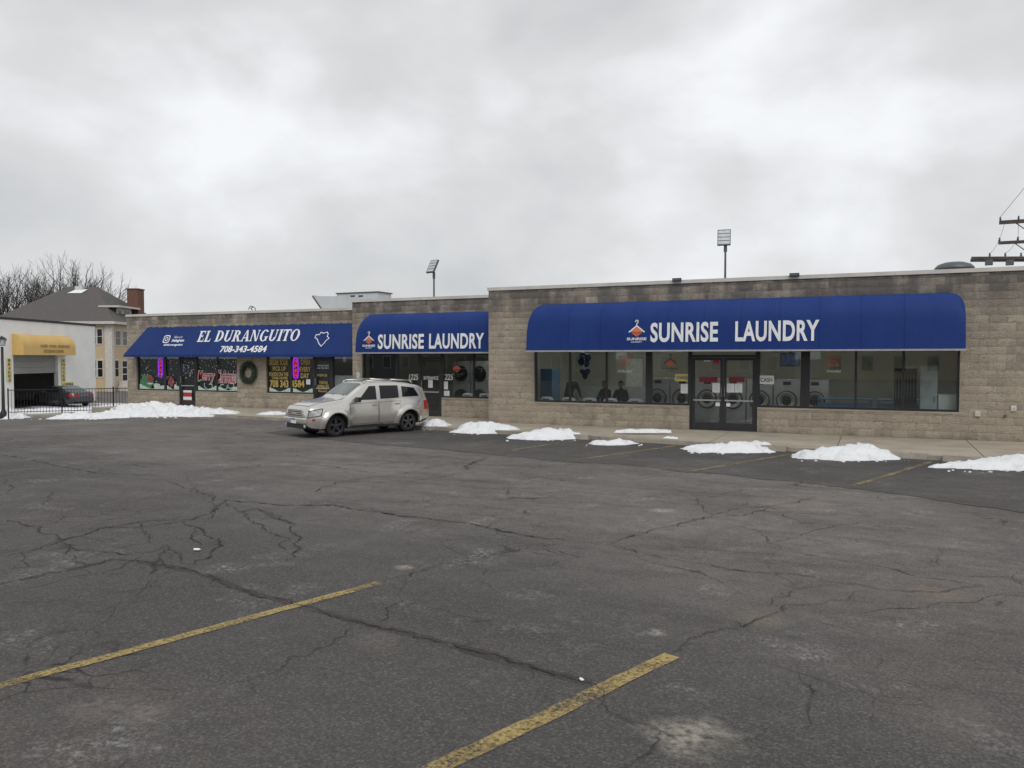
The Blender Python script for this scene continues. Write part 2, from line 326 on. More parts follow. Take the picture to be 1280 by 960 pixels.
# ------------------------------------------------------------------ mesh helpers
def par_loc(o):
    v = Vector((0, 0, 0))
    while o is not None: v += Vector(o.location); o = o.parent
    return v
class MB:
    def __init__(s): s.v = []; s.f = []; s.mi = []
    def add(s, vs, fs, mi=0):
        k = len(s.v); s.v += [Vector(p) for p in vs]; s.f += [tuple(i+k for i in f) for f in fs]; s.mi += [mi]*len(fs); return s
    def box(s, x0, x1, y0, y1, z0, z1, mi=0):
        return s.add([(x, y, z) for z in (z0, z1) for y in (y0, y1) for x in (x0, x1)],
                     [(0, 2, 3, 1), (4, 5, 7, 6), (0, 1, 5, 4), (2, 6, 7, 3), (0, 4, 6, 2), (1, 3, 7, 5)], mi)
    def obox(s, c, ax, ay, az, mi=0):           # oriented box: centre + half axes
        c = Vector(c); ax, ay, az = Vector(ax), Vector(ay), Vector(az)
        return s.add([c+ax*x+ay*y+az*z for z in (-1, 1) for y in (-1, 1) for x in (-1, 1)],
                     [(0, 2, 3, 1), (4, 5, 7, 6), (0, 1, 5, 4), (2, 6, 7, 3), (0, 4, 6, 2), (1, 3, 7, 5)], mi)
    def tube(s, a, b, r0, r1=None, n=8, mi=0, caps=True):
        a, b = Vector(a), Vector(b); r1 = r0 if r1 is None else r1
        d = (b-a).normalized(); u = d.orthogonal().normalized(); w = d.cross(u)
        vs = []
        for p, r in ((a, r0), (b, r1)):
            for i in range(n):
                t = 2*math.pi*i/n; vs.append(p+u*(r*math.cos(t))+w*(r*math.sin(t)))
        fs = [(i, (i+1) % n, n+(i+1) % n, n+i) for i in range(n)]
        if caps: fs += [tuple(range(n-1, -1, -1)), tuple(range(n, 2*n))]
        return s.add(vs, fs, mi)
    def path(s, pts, r, n=6, mi=0):
        for a, b in zip(pts, pts[1:]): s.tube(a, b, r, r, n, mi)
        return s
    def lathe(s, prof, n=24, o=(0, 0, 0), mi=0, axis='Z', caps=True):
        vs, fs = [], []; o = Vector(o)
        for r, h in prof:
            for i in range(n):
                t = 2*math.pi*i/n; a, b = r*math.cos(t), r*math.sin(t)
                vs.append(o+(Vector((a, b, h)) if axis == 'Z' else Vector((a, h, b)) if axis == 'Y' else Vector((h, a, b))))
        m = len(prof)
        for j in range(m-1):
            for i in range(n): fs.append((j*n+i, j*n+(i+1) % n, (j+1)*n+(i+1) % n, (j+1)*n+i))
        if caps: fs += [tuple(range(n-1, -1, -1)), tuple((m-1)*n+i for i in range(n))]
        return s.add(vs, fs, mi)
    def poly(s, pts, mi=0): return s.add(pts, [tuple(range(len(pts)))], mi)
    def prism(s, pts, off, mi=0):               # extrude polygon by a vector
        n = len(pts); off = Vector(off); q = [Vector(p) for p in pts]
        return s.add(q+[p+off for p in q], [tuple(range(n-1, -1, -1)), tuple(range(n, 2*n))]+[(i, (i+1) % n, n+(i+1) % n, n+i) for i in range(n)], mi)
    def grid(s, fn, nu, nv, mi=0):
        vs = [fn(i/nu, j/nv) for j in range(nv+1) for i in range(nu+1)]
        return s.add(vs, [(j*(nu+1)+i, j*(nu+1)+i+1, (j+1)*(nu+1)+i+1, (j+1)*(nu+1)+i) for j in range(nv) for i in range(nu)], mi)
    def mesh(s, name, mats, off=Vector((0, 0, 0)), smooth=False):
        me = bpy.data.meshes.new(name); me.from_pydata([tuple(p-off) for p in s.v], [], s.f)
        for q in (mats if isinstance(mats, (list, tuple)) else [mats]): me.materials.append(M[q] if isinstance(q, str) else q)
        if any(s.mi): me.polygons.foreach_set('material_index', s.mi)
        if smooth: me.polygons.foreach_set('use_smooth', [True]*len(me.polygons))
        me.update(); return me
    def build(s, name, mats, parent=None, smooth=False, local=False, fixn=True):
        off = par_loc(parent) if (parent and not local) else Vector((0, 0, 0))
        if parent is None and s.v and not local:    # origin at the base of a one-mesh thing
            xs = [p.x for p in s.v]; ys = [p.y for p in s.v]; zs = [p.z for p in s.v]
            off = Vector(((min(xs)+max(xs))/2, (min(ys)+max(ys))/2, min(zs)))
        me = s.mesh(name, mats, off, smooth)
        if fixn:
            bm = bmesh.new(); bm.from_mesh(me); bmesh.ops.recalc_face_normals(bm, faces=bm.faces); bm.to_mesh(me); bm.free()
        o = bpy.data.objects.new(name, me); col.objects.link(o); o.parent = parent
        if parent is None and not local: o.location = off
        return o
def tag(o, label=None, cat=None, group=None, kind=None):
    if label: o['label'] = label
    if cat: o['category'] = cat
    if group: o['group'] = group
    if kind: o['kind'] = kind
    return o
def thing(name, label, cat, loc=(0, 0, 0), rz=0, group=None):
    o = bpy.data.objects.new(name, None); col.objects.link(o); o.location = loc; o.rotation_euler = (0, 0, rz); o.empty_display_size = .2
    return tag(o, label, cat, group)
def copy_tree(o, parent=None):
    c = o.copy(); col.objects.link(c); c.parent = parent
    for ch in o.children: copy_tree(ch, c)
    return c
_tc = {}
def text_geo(s, bold=0, shear=0, spacing=1.0):
    k = (s, bold, shear, spacing)
    if k in _tc: return _tc[k]
    cu = bpy.data.curves.new('t', 'FONT'); cu.body = s; cu.size = 1; cu.offset = bold; cu.shear = shear; cu.space_character = spacing; cu.resolution_u = 4
    ob = bpy.data.objects.new('t', cu); col.objects.link(ob)
    me = bpy.data.meshes.new_from_object(ob.evaluated_get(bpy.context.evaluated_depsgraph_get()))
    vs = [tuple(v.co) for v in me.vertices]; fs = [tuple(p.vertices) for p in me.polygons]
    bpy.data.objects.remove(ob); bpy.data.curves.remove(cu); bpy.data.meshes.remove(me)
    x0 = min(v[0] for v in vs); x1 = max(v[0] for v in vs); y0 = min(v[1] for v in vs); y1 = max(v[1] for v in vs)
    _tc[k] = ([((v[0]-x0)/(x1-x0), (v[1]-y0)/(y1-y0)) for v in vs], fs, (x1-x0)/(y1-y0)); return _tc[k]
class Plane:
    def __init__(s, o, u, v): s.o = Vector(o); s.u = Vector(u).normalized(); s.v = Vector(v).normalized(); s.n = s.u.cross(s.v)
    def at(s, a, b, d=0): return s.o+s.u*a+s.v*b+s.n*d
    def px(s, x, y):                            # photograph pixel -> coordinates on this plane
        r = ray(x, y); e = Vector((0, 0, EYE)); t = (s.o-e).dot(s.n)/r.dot(s.n); q = e+r*t-s.o
        return q.dot(s.u), q.dot(s.v)
def facade(Y): return Plane((0, Y, 0), (1, 0, 0), (0, 0, 1))
def lettering(s, pl, a0, b0, a1, b1, mat, parent, name='lettering', d=.006, bold=.02, shear=0, spacing=1.0, local=False):
    vs, fs, asp = text_geo(s, bold, shear, spacing)
    mb = MB(); mb.add([pl.at(a0+(a1-a0)*x, b0+(b1-b0)*y, d) for x, y in vs], fs)
    return mb.build(name, mat, parent, fixn=False, local=local)
def ribbon(pts, widths, dz, fn=None):
    mb = MB(); vs = []
    for i, p in enumerate(pts):
        a = pts[max(0, i-1)]; b = pts[min(len(pts)-1, i+1)]
        d = Vector((b[0]-a[0], b[1]-a[1])); d = d.normalized() if d.length else Vector((1, 0))
        nn = Vector((-d.y, d.x))*widths[i]*.5
        for k in (1, -1):
            x, y = p[0]+nn.x*k, p[1]+nn.y*k; vs.append((x, y, gh(x, y)+dz))
    n = len(pts)
    mb.add(vs, [(2*i, 2*i+1, 2*i+3, 2*i+2) for i in range(n-1)]); return mb

# ------------------------------------------------------------------ the ground
def ground():
    def axis(lo, hi, f0, f1, step):
        a = [f0+i*step for i in range(int((f1-f0)/step)+1)]
        k = step; x = a[0]
        while x > lo: k *= 1.35; x -= k; a.insert(0, x)
        k = step; x = a[-1]
        while x < hi: k *= 1.35; x += k; a.append(x)
        return a
    xs = axis(-1500, 1500, -62, 12, 1.0); ys = axis(-1500, 1500, -2, 46, 1.0)
    mb = MB(); nx = len(xs)
    mb.add([(x, y, gh(x, y)) for y in ys for x in xs], [(j*nx+i, j*nx+i+1, (j+1)*nx+i+1, (j+1)*nx+i) for j in range(len(ys)-1) for i in range(nx-1)])
    o = mb.build('parking_lot', 'asphalt', local=True, smooth=True, fixn=False); tag(o, 'cracked grey asphalt parking lot', kind='structure'); return o
lot = ground()
def KY(X): return 19.87-.13*X                   # kerb face
def jag(pts, step, amp, seed):
    out = []
    for (a, b) in zip(pts, pts[1:]):
        n = max(1, int((Vector(b)-Vector(a)).length/step))
        for i in range(n):
            t = i/n; x = a[0]+(b[0]-a[0])*t; y = a[1]+(b[1]-a[1])*t
            k = amp if (i or out) else 0
            out.append((x+k*(mn.noise((x*3.1, y*3.1, seed))+.55*mn.noise((x*11, y*11, seed))), y+k*(mn.noise((x*3.1, y*3.1, seed+9))+.55*mn.noise((x*11, y*11, seed+9)))))
    out.append(tuple(pts[-1])); return out
def patch():
    edge = [tuple(G(x, y)[:2]) for x, y in [(330, 541), (470, 556), (560, 563), (700, 577), (780, 581), (860, 590), (960, 599), (1060, 610), (1130, 619), (1280, 641)]]
    edge += [(5, 11.6), (9, 10.2)]
    e = []
    for (xa, ya), (xb, yb) in zip(edge, edge[1:]):
        m_ = max(1, int((xb-xa)/.15))
        for i in range(m_): x = xa+(xb-xa)*i/m_; e.append((x, ya+(yb-ya)*i/m_+.22*mn.noise((x*1.3, 3, 0))+.10*mn.noise((x*6, 3, 0))))
    e.append(edge[-1])
    mb = MB(); n = 6; vs = []
    for (x, y) in e:
        for k in range(n+1):
            yy = y+(KY(x)-y)*k/n; vs.append((x, yy, gh(x, yy)+.006))
    m = len(e)
    mb.add(vs, [(i*(n+1)+k, (i+1)*(n+1)+k, (i+1)*(n+1)+k+1, i*(n+1)+k+1) for i in range(m-1) for k in range(n)])
    o = mb.build('asphalt_patch', 'patch', lot, smooth=True); return o
patch()
LINES = [((0, 858), (475, 729), .115, 'yellow'), ((545, 962), (840, 820), .13, 'yellow'), ((1065, 608), (1163, 578), .11, 'yellow2'), ((860, 590), (995, 567), .11, 'yellow2'),
         ((700, 578), (850, 557), .11, 'yellow2'), ((640, 563), (735, 549), .10, 'yellow2')]
for i, (a, b, w, mt) in enumerate(LINES):
    a, b = G(*a), G(*b)
    if i < 2: a = a+(a-b).normalized()*(1.0 if i == 0 else 2.0)
    q = jag([a[:2], b[:2]], .12, .012, i+20)
    ribbon(q, [w*(1+.14*mn.noise((t*1.7, i, 0))) for t in range(len(q))], .0065 if i < 2 else .012).build('parking_line', mt, lot)
CR = [([(0, 730), (75, 715), (150, 698), (220, 710), (260, 720), (300, 735), (370, 755), (425, 770), (500, 790), (550, 802), (600, 817), (640, 830), (690, 842), (740, 855)], .032),
      ([(10, 695), (55, 685), (75, 677), (125, 660), (175, 652), (240, 650), (265, 642), (280, 625)], .028), ([(10, 650), (50, 662), (75, 677), (100, 685), (150, 695), (190, 690)], .026),
      ([(110, 660), (170, 659), (225, 653), (245, 660), (275, 675), (265, 695), (240, 707)], .026), ([(245, 660), (240, 672), (252, 681), (275, 675)], .02),
      ([(280, 625), (350, 631), (415, 632), (450, 638), (500, 645), (550, 650), (600, 659), (640, 666), (705, 675)], .036),
      ([(765, 682), (840, 700), (920, 712), (990, 720), (1065, 730), (1100, 737), (1165, 741), (1230, 732)], .028), ([(705, 675), (735, 680), (765, 682)], .015),
      ([(765, 680), (795, 670), (840, 657), (890, 645), (925, 635), (980, 632), (1020, 622)], .026), ([(840, 657), (880, 648), (925, 645), (960, 636)], .02),
      ([(840, 817), (865, 802), (915, 787), (925, 785), (955, 772), (985, 755), (1050, 754), (1085, 740)], .026), ([(478, 728), (525, 715), (575, 702), (640, 690), (690, 679)], .018),
      ([(0, 568), (40, 575), (120, 592), (200, 595)], .03), ([(210, 602), (265, 620), (272, 640), (262, 650)], .024), ([(265, 620), (300, 640), (330, 660), (358, 672), (355, 688)], .02),
      ([(300, 640), (320, 636), (345, 648), (367, 655)], .018), ([(367, 655), (372, 675), (374, 692), (358, 702)], .028), ([(390, 615), (425, 602), (490, 595)], .03), ([(425, 602), (500, 604), (590, 590)], .022),
      ([(490, 595), (560, 580), (640, 583)], .02), ([(115, 862), (150, 845), (190, 825)], .012), ([(740, 855), (748, 872), (765, 892), (790, 905), (815, 920), (803, 942), (775, 962)], .018),
      ([(380, 580), (420, 584), (470, 592)], .02), ([(190, 690), (205, 683), (222, 690), (228, 700), (240, 707)], .026), ([(205, 683), (214, 695), (200, 700), (218, 709)], .022), ([(175, 652), (180, 668), (192, 680)], .018),
      ([(75, 677), (85, 690), (105, 708)], .02), ([(50, 633), (65, 620), (70, 612)], .02), ([(1065, 730), (1000, 738), (960, 760)], .012), ([(1170, 710), (1180, 690), (1180, 684)], .012), ([(600, 612), (680, 610), (760, 620)], .018),
      ([(890, 645), (870, 625), (930, 612)], .016), ([(690, 842), (640, 838), (610, 822)], .01), ([(980, 910), (950, 925), (900, 932)], .009), ([(290, 588), (350, 578), (420, 584)], .02), ([(560, 600), (620, 604), (700, 600), (740, 606)], .018)]
mbc = MB(); mbs = MB()
for i, (pp, w) in enumerate(CR):
    pts = [tuple(G(*q)[:2]) for q in pp]
    w *= .62*(1 if Vector(pts[0]).length < 10 else 1.35); q = jag(pts, .05, .095, i*1.7)
    r = ribbon(q, [max(.003, w*(.25+1.9*abs(mn.noise((t*.31, i*3.3, 1)))*(1 if 3 < t < len(q)-3 else .3))) for t in range(len(q))], .0085+.0002*i); mbc.add(r.v, r.f)
    if i in (0, 15):
        qs = jag(pts, .3, .04, i); r = ribbon(qs, [w*(4+6*abs(mn.noise((t*.35, i*1.3, 4)))) for t in range(len(qs))], .0045+.0002*i); mbs.add(r.v, r.f)
    if i < 12:                                   # short side branches
        for t in range(4, len(q)-4, 12):
            if rnd.random() < .55:
                a = rnd.uniform(0, 6.28); L = rnd.uniform(.12, .6); p = q[t]
                b = jag([p, (p[0]+L*math.cos(a), p[1]+L*math.sin(a))], .06, .06, t)
                r = ribbon(b, [.35*w*(1-.8*k/len(b)) for k in range(len(b))], .0072+.0001*(t % 9)); mbc.add(r.v, r.f)
tag(mbc.build('cracks', 'crack', lot, fixn=False), kind='stuff')
tag(mbs.build('crack_stains', 'seal', lot, fixn=False), kind='stuff')

# kerb and pavement slabs
side = bpy.data.objects.new('sidewalk', None); col.objects.link(side); tag(side, 'tan concrete sidewalk along the shop fronts', kind='structure')
YR, YM, YL = 23.9, 25.4, 26.6
def wallY(X): return YR if X > -11.75 else YM if X > -18.3 else YL
xs = [8.2, 5.3, 2.15, -.85, -3.85, -6.85, -9.4, -11.75, -15.0, -18.3, -21.4, -24.6, -27.8, -30.9]
for a, b in zip(xs, xs[1:]):
    g = .009; w = wallY(b+.1)+.08
    mb = MB(); dz = rnd.uniform(-.004, .004)
    x1, x0 = a-g, b+g
    for y0, y1 in ((0, 2.2), (2.2, 9)):
        f = lambda x: (KY(x)+.16+g, KY(x)+.16+2.2-g) if y0 == 0 else (KY(x)+.16+2.2+g, w)
        q = [(x0, f(x0)[0]), (x1, f(x1)[0]), (x1, f(x1)[1]), (x0, f(x0)[1])]
        if q[2][1]-q[1][1] < .15: continue
        mb = MB(); mb.prism([(x, y, -.6) for x, y in q], (0, 0, .6+dz)); mb.build('slab', 'concrete', side)
    mb = MB(); q = [(x0, KY(x0)), (x1, KY(x1)), (x1, KY(x1)+.16), (x0, KY(x0)+.16)]
    vs = [(x, y, -.7) for x, y in q]+[(x, y+(.03 if i < 2 else 0), .004+dz) for i, (x, y) in enumerate(q)]
    mb.add(vs, [(3, 2, 1, 0), (4, 5, 6, 7), (0, 1, 5, 4), (1, 2, 6, 5), (2, 3, 7, 6), (3, 0, 4, 7)]); mb.build('kerb', 'kerb', side)

# ------------------------------------------------------------------ buildings
def cells(x0, x1, z0, z1, ops):
    xs = sorted({x0, x1, *[v for o in ops for v in o[:2]]}); zs = sorted({z0, z1, *[v for o in ops for v in o[2:4]]})
    inside = lambda x, z: x0 < x < x1 and z0 < z < z1 and not any(o[0] < x < o[1] and o[2] < z < o[3] for o in ops)
    return xs, zs, inside
def wall_mesh(x0, x1, z0, z1, ops, y0, th):
    xs, zs, ins = cells(x0, x1, z0, z1, ops); mb = MB(); y1 = y0+th
    for a, b in zip(xs, xs[1:]):
        for c, d in zip(zs, zs[1:]):
            mx, mz = (a+b)/2, (c+d)/2
            if not ins(mx, mz): continue
            mb.poly([(a, y0, c), (b, y0, c), (b, y0, d), (a, y0, d)]); mb.poly([(a, y1, d), (b, y1, d), (b, y1, c), (a, y1, c)])
            e = 1e-3
            if not ins(a-e, mz): mb.poly([(a, y1, c), (a, y0, c), (a, y0, d), (a, y1, d)])
            if not ins(b+e, mz): mb.poly([(b, y0, c), (b, y1, c), (b, y1, d), (b, y0, d)])
            if not ins(mx, c-e): mb.poly([(a, y1, c), (b, y1, c), (b, y0, c), (a, y0, c)])
            if not ins(mx, d+e): mb.poly([(a, y0, d), (b, y0, d), (b, y1, d), (a, y1, d)])
    return mb
BW, BH, MJ = .4064, .2032, .004
def block_geo(w, h, seed, mb=None, o=(0, 0, 0)):
    r = random.Random(seed); mb = mb or MB(); nx, nz = 4, 3; vs = []; ox, oy, oz = o
    for j in range(nz+1):
        for i in range(nx+1):
            edge = i in (0, nx) or j in (0, nz)
            d = 0 if edge else -r.uniform(.0, .021)
            jx = 0 if edge else r.uniform(-.2, .2)*w/nx; jz = 0 if edge else r.uniform(-.2, .2)*h/nz
            vs.append((ox+i*w/nx+jx, oy+d+(r.uniform(-.004, .002) if edge else 0), oz+j*h/nz+jz))
    fs = [(j*(nx+1)+i, j*(nx+1)+i+1, (j+1)*(nx+1)+i+1, (j+1)*(nx+1)+i) for j in range(nz) for i in range(nx)]
    n1 = nx+1
    ring = list(range(nx+1))+[q*n1+nx for q in range(1, nz+1)]+[nz*n1+q for q in range(nx-1, -1, -1)]+[q*n1 for q in range(nz-1, 0, -1)]
    k = len(vs); vs += [vs[q] for q in ring]; kk = len(vs); vs += [(vs[q][0], oy+.03, vs[q][2]) for q in ring]; m = len(ring)
    fs += [(k+(q+1) % m, k+q, kk+q, kk+(q+1) % m) for q in range(m)]
    mb.add(vs, fs); return mb
std = []
for i in range(10):
    mb = block_geo(BW-2*MJ, BH-2*MJ, i+50, o=(-(BW-2*MJ)/2, 0, -(BH-2*MJ)/2)); std.append(mb.mesh('block', 'block', smooth=True))
def blocks(wall, x0, x1, z1, ops, Y, hidden, budget):
    full = []; rest = []
    nrow = int(z1/BH)+1
    for r in range(nrow):
        za, zb = r*BH, min((r+1)*BH, z1)
        if zb-za < .04: continue
        start = math.floor((x0+100)/BW)*BW-100-(r % 2)*BW/2-BW
        k = 0
        while start+k*BW < x1:
            a, b = start+k*BW, start+(k+1)*BW; k += 1
            segs = [(max(a, x0), min(b, x1))]
            zlo, zhi = za, zb
            for o in ops:
                if o[2] < zb-.02 and o[3] > za+.02:
                    ns = []
                    for p, q in segs:
                        if q <= o[0] or p >= o[1]: ns.append((p, q)); continue
                        if o[2] > za+.06 or o[3] < zb-.06:       # opening edge inside this course: trim the course height
                            if o[2] > za+.06: zhi = min(zhi, o[2])
                            else: zlo = max(zlo, o[3])
                            ns.append((p, q)); continue
                        if p < o[0]: ns.append((p, o[0]))
                        if q > o[1]: ns.append((o[1], q))
                    segs = ns
            for p, q in segs:
                if q-p < .05: continue
                full.append((p, q, zlo, zhi))
    def score(bk):
        mx, mz = (bk[0]+bk[1])/2, (bk[2]+bk[3])/2
        if hidden(mx, mz) or mx > 3.6: return -1
        return (bk[1]-bk[0])*(bk[3]-bk[2])/((mx+11)**2*.17+Y*Y-20*mx)
    full.sort(key=score, reverse=True)
    r = random.Random(int(Y*10)); rest = MB(); off = par_loc(wall)
    for i, (p, q, za, zb) in enumerate(full):
        w, h = q-p-2*MJ, zb-za-2*MJ
        if w < .03 or h < .03: continue
        if i < budget and score((p, q, za, zb)) > 0:
            if abs(w-(BW-2*MJ)) < .002 and abs(h-(BH-2*MJ)) < .002:
                o = bpy.data.objects.new('block', r.choice(std)); o.rotation_euler = (0, math.pi if r.random() < .5 else 0, 0)
            else: o = bpy.data.objects.new('block', block_geo(w, h, i, o=(-w/2, 0, -h/2)).mesh('block', 'block', smooth=True))
            col.objects.link(o); o.parent = wall; o.location = Vector(((p+q)/2, Y+r.uniform(-.005, .004), (za+zb)/2))-off
        else: block_geo(w, h, i, rest, (p+MJ, Y, za+MJ))
    tag(rest.build('blockwork', 'block', wall, fixn=False, smooth=True), kind='stuff')
def window(b, x0, x1, z0, z1, Y, mull, name='window', glass='glass', fr=.055, dep=.09, rails=(), thick={}):
    """mull: x of mullions (widths in thick); panes become children"""
    mb = MB(); ya, yb = Y+.07, Y+.07+dep
    mb.box(x0, x0+fr, ya, yb, z0, z1).box(x1-fr, x1, ya, yb, z0, z1).box(x0+fr, x1-fr, ya, yb, z1-fr, z1).box(x0+fr, x1-fr, ya, yb, z0, z0+fr)
    for x in mull:
        w = thick.get(x, .06)/2; mb.box(x-w, x+w, ya-.003, yb-.003, z0+fr, z1-fr)
    o = mb.build(name, 'bronze', b)
    ed = [x0+fr]+[v for x in mull for v in (x-thick.get(x, .06)/2, x+thick.get(x, .06)/2)]+[x1-fr]
    for i in range(0, len(ed), 2):
        MB().box(ed[i]-.005, ed[i+1]+.005, ya+.035, ya+.043, z0+fr-.005, z1-fr+.005).build('pane', glass, o)
    return o
def awning_round(b, x0, x1, Y, zb, zt, dep, r, mat='blue', y_side=None):
    """quarter-round canopy with rounded end corners"""
    prof = [(dep, zb), (dep-.02, zb+(zt-zb)*.28), (dep-.05, zb+(zt-zb)*.5)]
    c = (dep-.06-.62, zt-.55)
    for i in range(1, 13):
        t = R(90)*i/12; prof.append((max(0, (dep-.66)+.6*math.cos(t)), zb+(zt-zb)*.5+(zt-zb)*.5*math.sin(t)))
    prof.append((0, zt+.01))
    es = [r*q for q in (0, .03, .08, .17, .3, .48, .72, 1)] ; xs = [x0+e for e in es]
    n = int((x1-x0-2*r)/.95); xs += [x0+r+(x1-x0-2*r)*i/n for i in range(1, n)]; xs += [x1-e for e in reversed(es)]
    mb = MB(); vs = []
    for x in xs:
        e = min(x-x0, x1-x); k = 1 if e >= r else math.sqrt(max(0, 1-((r-e)/r)**2))
        top = (zt-r)+r*k
        for d, z in prof: vs.append((x, Y-d, zb+(z-zb)*(top-zb)/(zt-zb)))
    m = len(prof)
    mb.add(vs, [(i*m+j, (i+1)*m+j, (i+1)*m+j+1, i*m+j+1) for i in range(len(xs)-1) for j in range(m-1)])
    nn = len(mb.f)
    for i in (0, len(xs)-1):
        base = [vs[i*m+j] for j in range(m)]
        mb.poly(base+[(xs[i], Y, zb)])
    o = mb.build('awning', mat, b, smooth=False)
    for p in o.data.polygons: p.use_smooth = len(p.vertices) == 4
    MB().box(x0-.01, x1+.01, Y-dep-.012, Y-dep+.02, zb-.035, zb+.012).build('trim', 'trim', o)
    MB().box(x0+.02, x1-.02, Y-dep+.03, Y-.001, zb-.012, zb-.002).build('soffit', 'dark', o)
    for i in range(1, n):     # sewn seams
        x = x0+r+(x1-x0-2*r)*i/n
        sm_ = MB()
        for (d0, z0), (d1, z1) in zip(prof, prof[1:]): sm_.poly([(x-.010, Y-d0-.003, z0+.002), (x+.010, Y-d0-.003, z0+.002), (x+.010, Y-d1-.003, z1+.002), (x-.010, Y-d1-.003, z1+.002)])
        sm_.build('seam', 'blue_seam', o, fixn=False)
    fp = Plane((0, Y-dep, zb), (1, 0, 0), (0, .02+.03*0, (zt-zb)*.28))
    return o, fp
def hanger_logo(pl, cx, cy, s, parent, txt='white', local=False):
    """orange hanger over a sun, with the two-line name"""
    mb = MB(); d = .008
    def stroke(pts, w, k):
        for (a, b) in zip(pts, pts[1:]):
            a, b = Vector(a), Vector(b); t = (b-a).normalized(); nn = Vector((-t.y, t.x))*w/2
            mb.poly([pl.at(cx+q.x*s, cy+q.y*s, d+k) for q in (a-nn-t*w*.3, b-nn+t*w*.3, b+nn+t*w*.3, a+nn-t*w*.3)])
    stroke([(-.42, .28), (0, .62), (.42, .28)], .07, .002)
    stroke([(0, .62), (0, .74), (.07, .8), (.06, .9), (-.03, .92), (-.08, .84)], .06, .003)
    mb.build('lettering', txt, parent, fixn=False, local=local)
    mb = MB()
    pts = [(.33*math.cos(t), .28+.26*math.sin(t)) for t in [math.pi*i/12 for i in range(13)]]
    mb.poly([pl.at(cx+x*s, cy+y*s, d) for x, y in pts])
    for k, w in enumerate((.27, .2, .1)): mb.poly([pl.at(cx+x*s, cy+y*s, d) for x, y in ((-w, .2-.075*k), (w, .2-.075*k), (w, .25-.075*k), (-w, .25-.075*k))])
    mb.build('emblem', 'orange', parent, fixn=False, local=local)
    lettering('SUNRISE', pl, cx-.55*s, cy-.17*s, cx+.55*s, cy-.02*s, txt, parent, bold=.03, local=local)
    lettering('LAUNDRY', pl, cx-.3*s, cy-.3*s, cx+.3*s, cy-.215*s, txt, parent, bold=.01, local=local)

def shell(b, x0, x1, Y, zt, ops, hidden, budget, depth_to, wallmat, left_side=True, right_side=True, ceil=3.0):
    w = wall_mesh(x0, x1, -.6, zt, ops, Y+.007, .227).build('wall', 'mortar', b, fixn=False)
    blocks(w, x0, x1, zt, ops, Y, hidden, budget)
    mb = MB()
    mb.box(x0, x0+.2, Y+.234, depth_to, -.6, zt-.005); mb.box(x1-.2, x1, Y+.234, depth_to, -.6, zt-.005); mb.box(x0+.2, x1-.2, depth_to-.2, depth_to, -.6, zt-.005)
    mb.build('side_wall', 'block', b)
    MB().box(x0+.2, x1-.2, Y+.234, depth_to-.2, zt-.65, zt-.5).build('roof', 'roof', b)
    mb = MB(); cx0, cx1 = x0-.03, x1+.03
    k = x0-.03; 
    while k < x1:                                # coping in lengths of sheet metal
        e = min(k+3.05, x1+.03); MB().box(k+.003, e-.003, Y-.045, Y+.28, zt, zt+.105).build('coping', 'coping', b); k = e
    MB().box(x0+.2, x1-.2, Y+.234, depth_to-.2, -.08, .0).build('floor', 'floor_in', b)
    yb = min(depth_to-.2, Y+9)
    MB().box(x0+.2, x1-.2, yb-.1, yb-.004, 0, ceil-.004).build('partition', wallmat, b)
    MB().box(x0+.2, x1-.2, Y+.26, yb-.002, ceil, ceil+.06).build('ceiling', 'ceil_in', b)
    MB().box(x0+.2, x0+.22, Y+.26, yb-.1, 0, ceil-.002).build('lining', wallmat, b); MB().box(x1-.22, x1-.2, Y+.26, yb-.1, 0, ceil-.002).build('lining', wallmat, b)
    return w
def tubes(b, spots, z=2.97, L=1.2, on=True):
    for x, y in spots:
        f = MB().box(x-L/2, x+L/2, y-.1, y+.1, z-.05, z+.02).build('ceiling_light', 'plastic_white', b)
        for k in (-.05, .05): MB().tube((x-L/2+.03, y+k, z-.075), (x+L/2-.03, y+k, z-.075), .018, n=6).build('tube', 'tube' if on else 'plastic_white', f)

# ---- right hand shop: the laundry's wide front
bR = thing('laundry_building', 'tall tan block laundry building with the widest blue barrel awning and glass double doors', 'building', (-4, YR, 0))
opR = [(-10.10, -5.08, .72, 2.46), (-5.08, -3.12, 0, 2.46), (-3.12, 1.98, .72, 2.46)]
aR0, aR1 = -9.95, 2.02
shell(bR, -11.75, 8.2, YR, 4.36, opR, lambda x, z: (aR0+.3 < x < aR1-.3 and 2.4 < z < 3.6), 300, 38, 'wall_in')
wR1 = window(bR, -10.10, -5.08, .72, 2.46, YR, [-8.90, -7.68, -6.33], thick={-6.33: .2})
wR2 = window(bR, -3.12, 1.98, .72, 2.46, YR, [-1.83, -.52, .66], thick={-1.83: .24})
MB().box(-10.12, -5.1, YR-.02, YR+.07, .67, .72).build('sill', 'concrete', wR1); MB().box(-3.1, 2.0, YR-.02, YR+.07, .67, .72).build('sill', 'concrete', wR2)
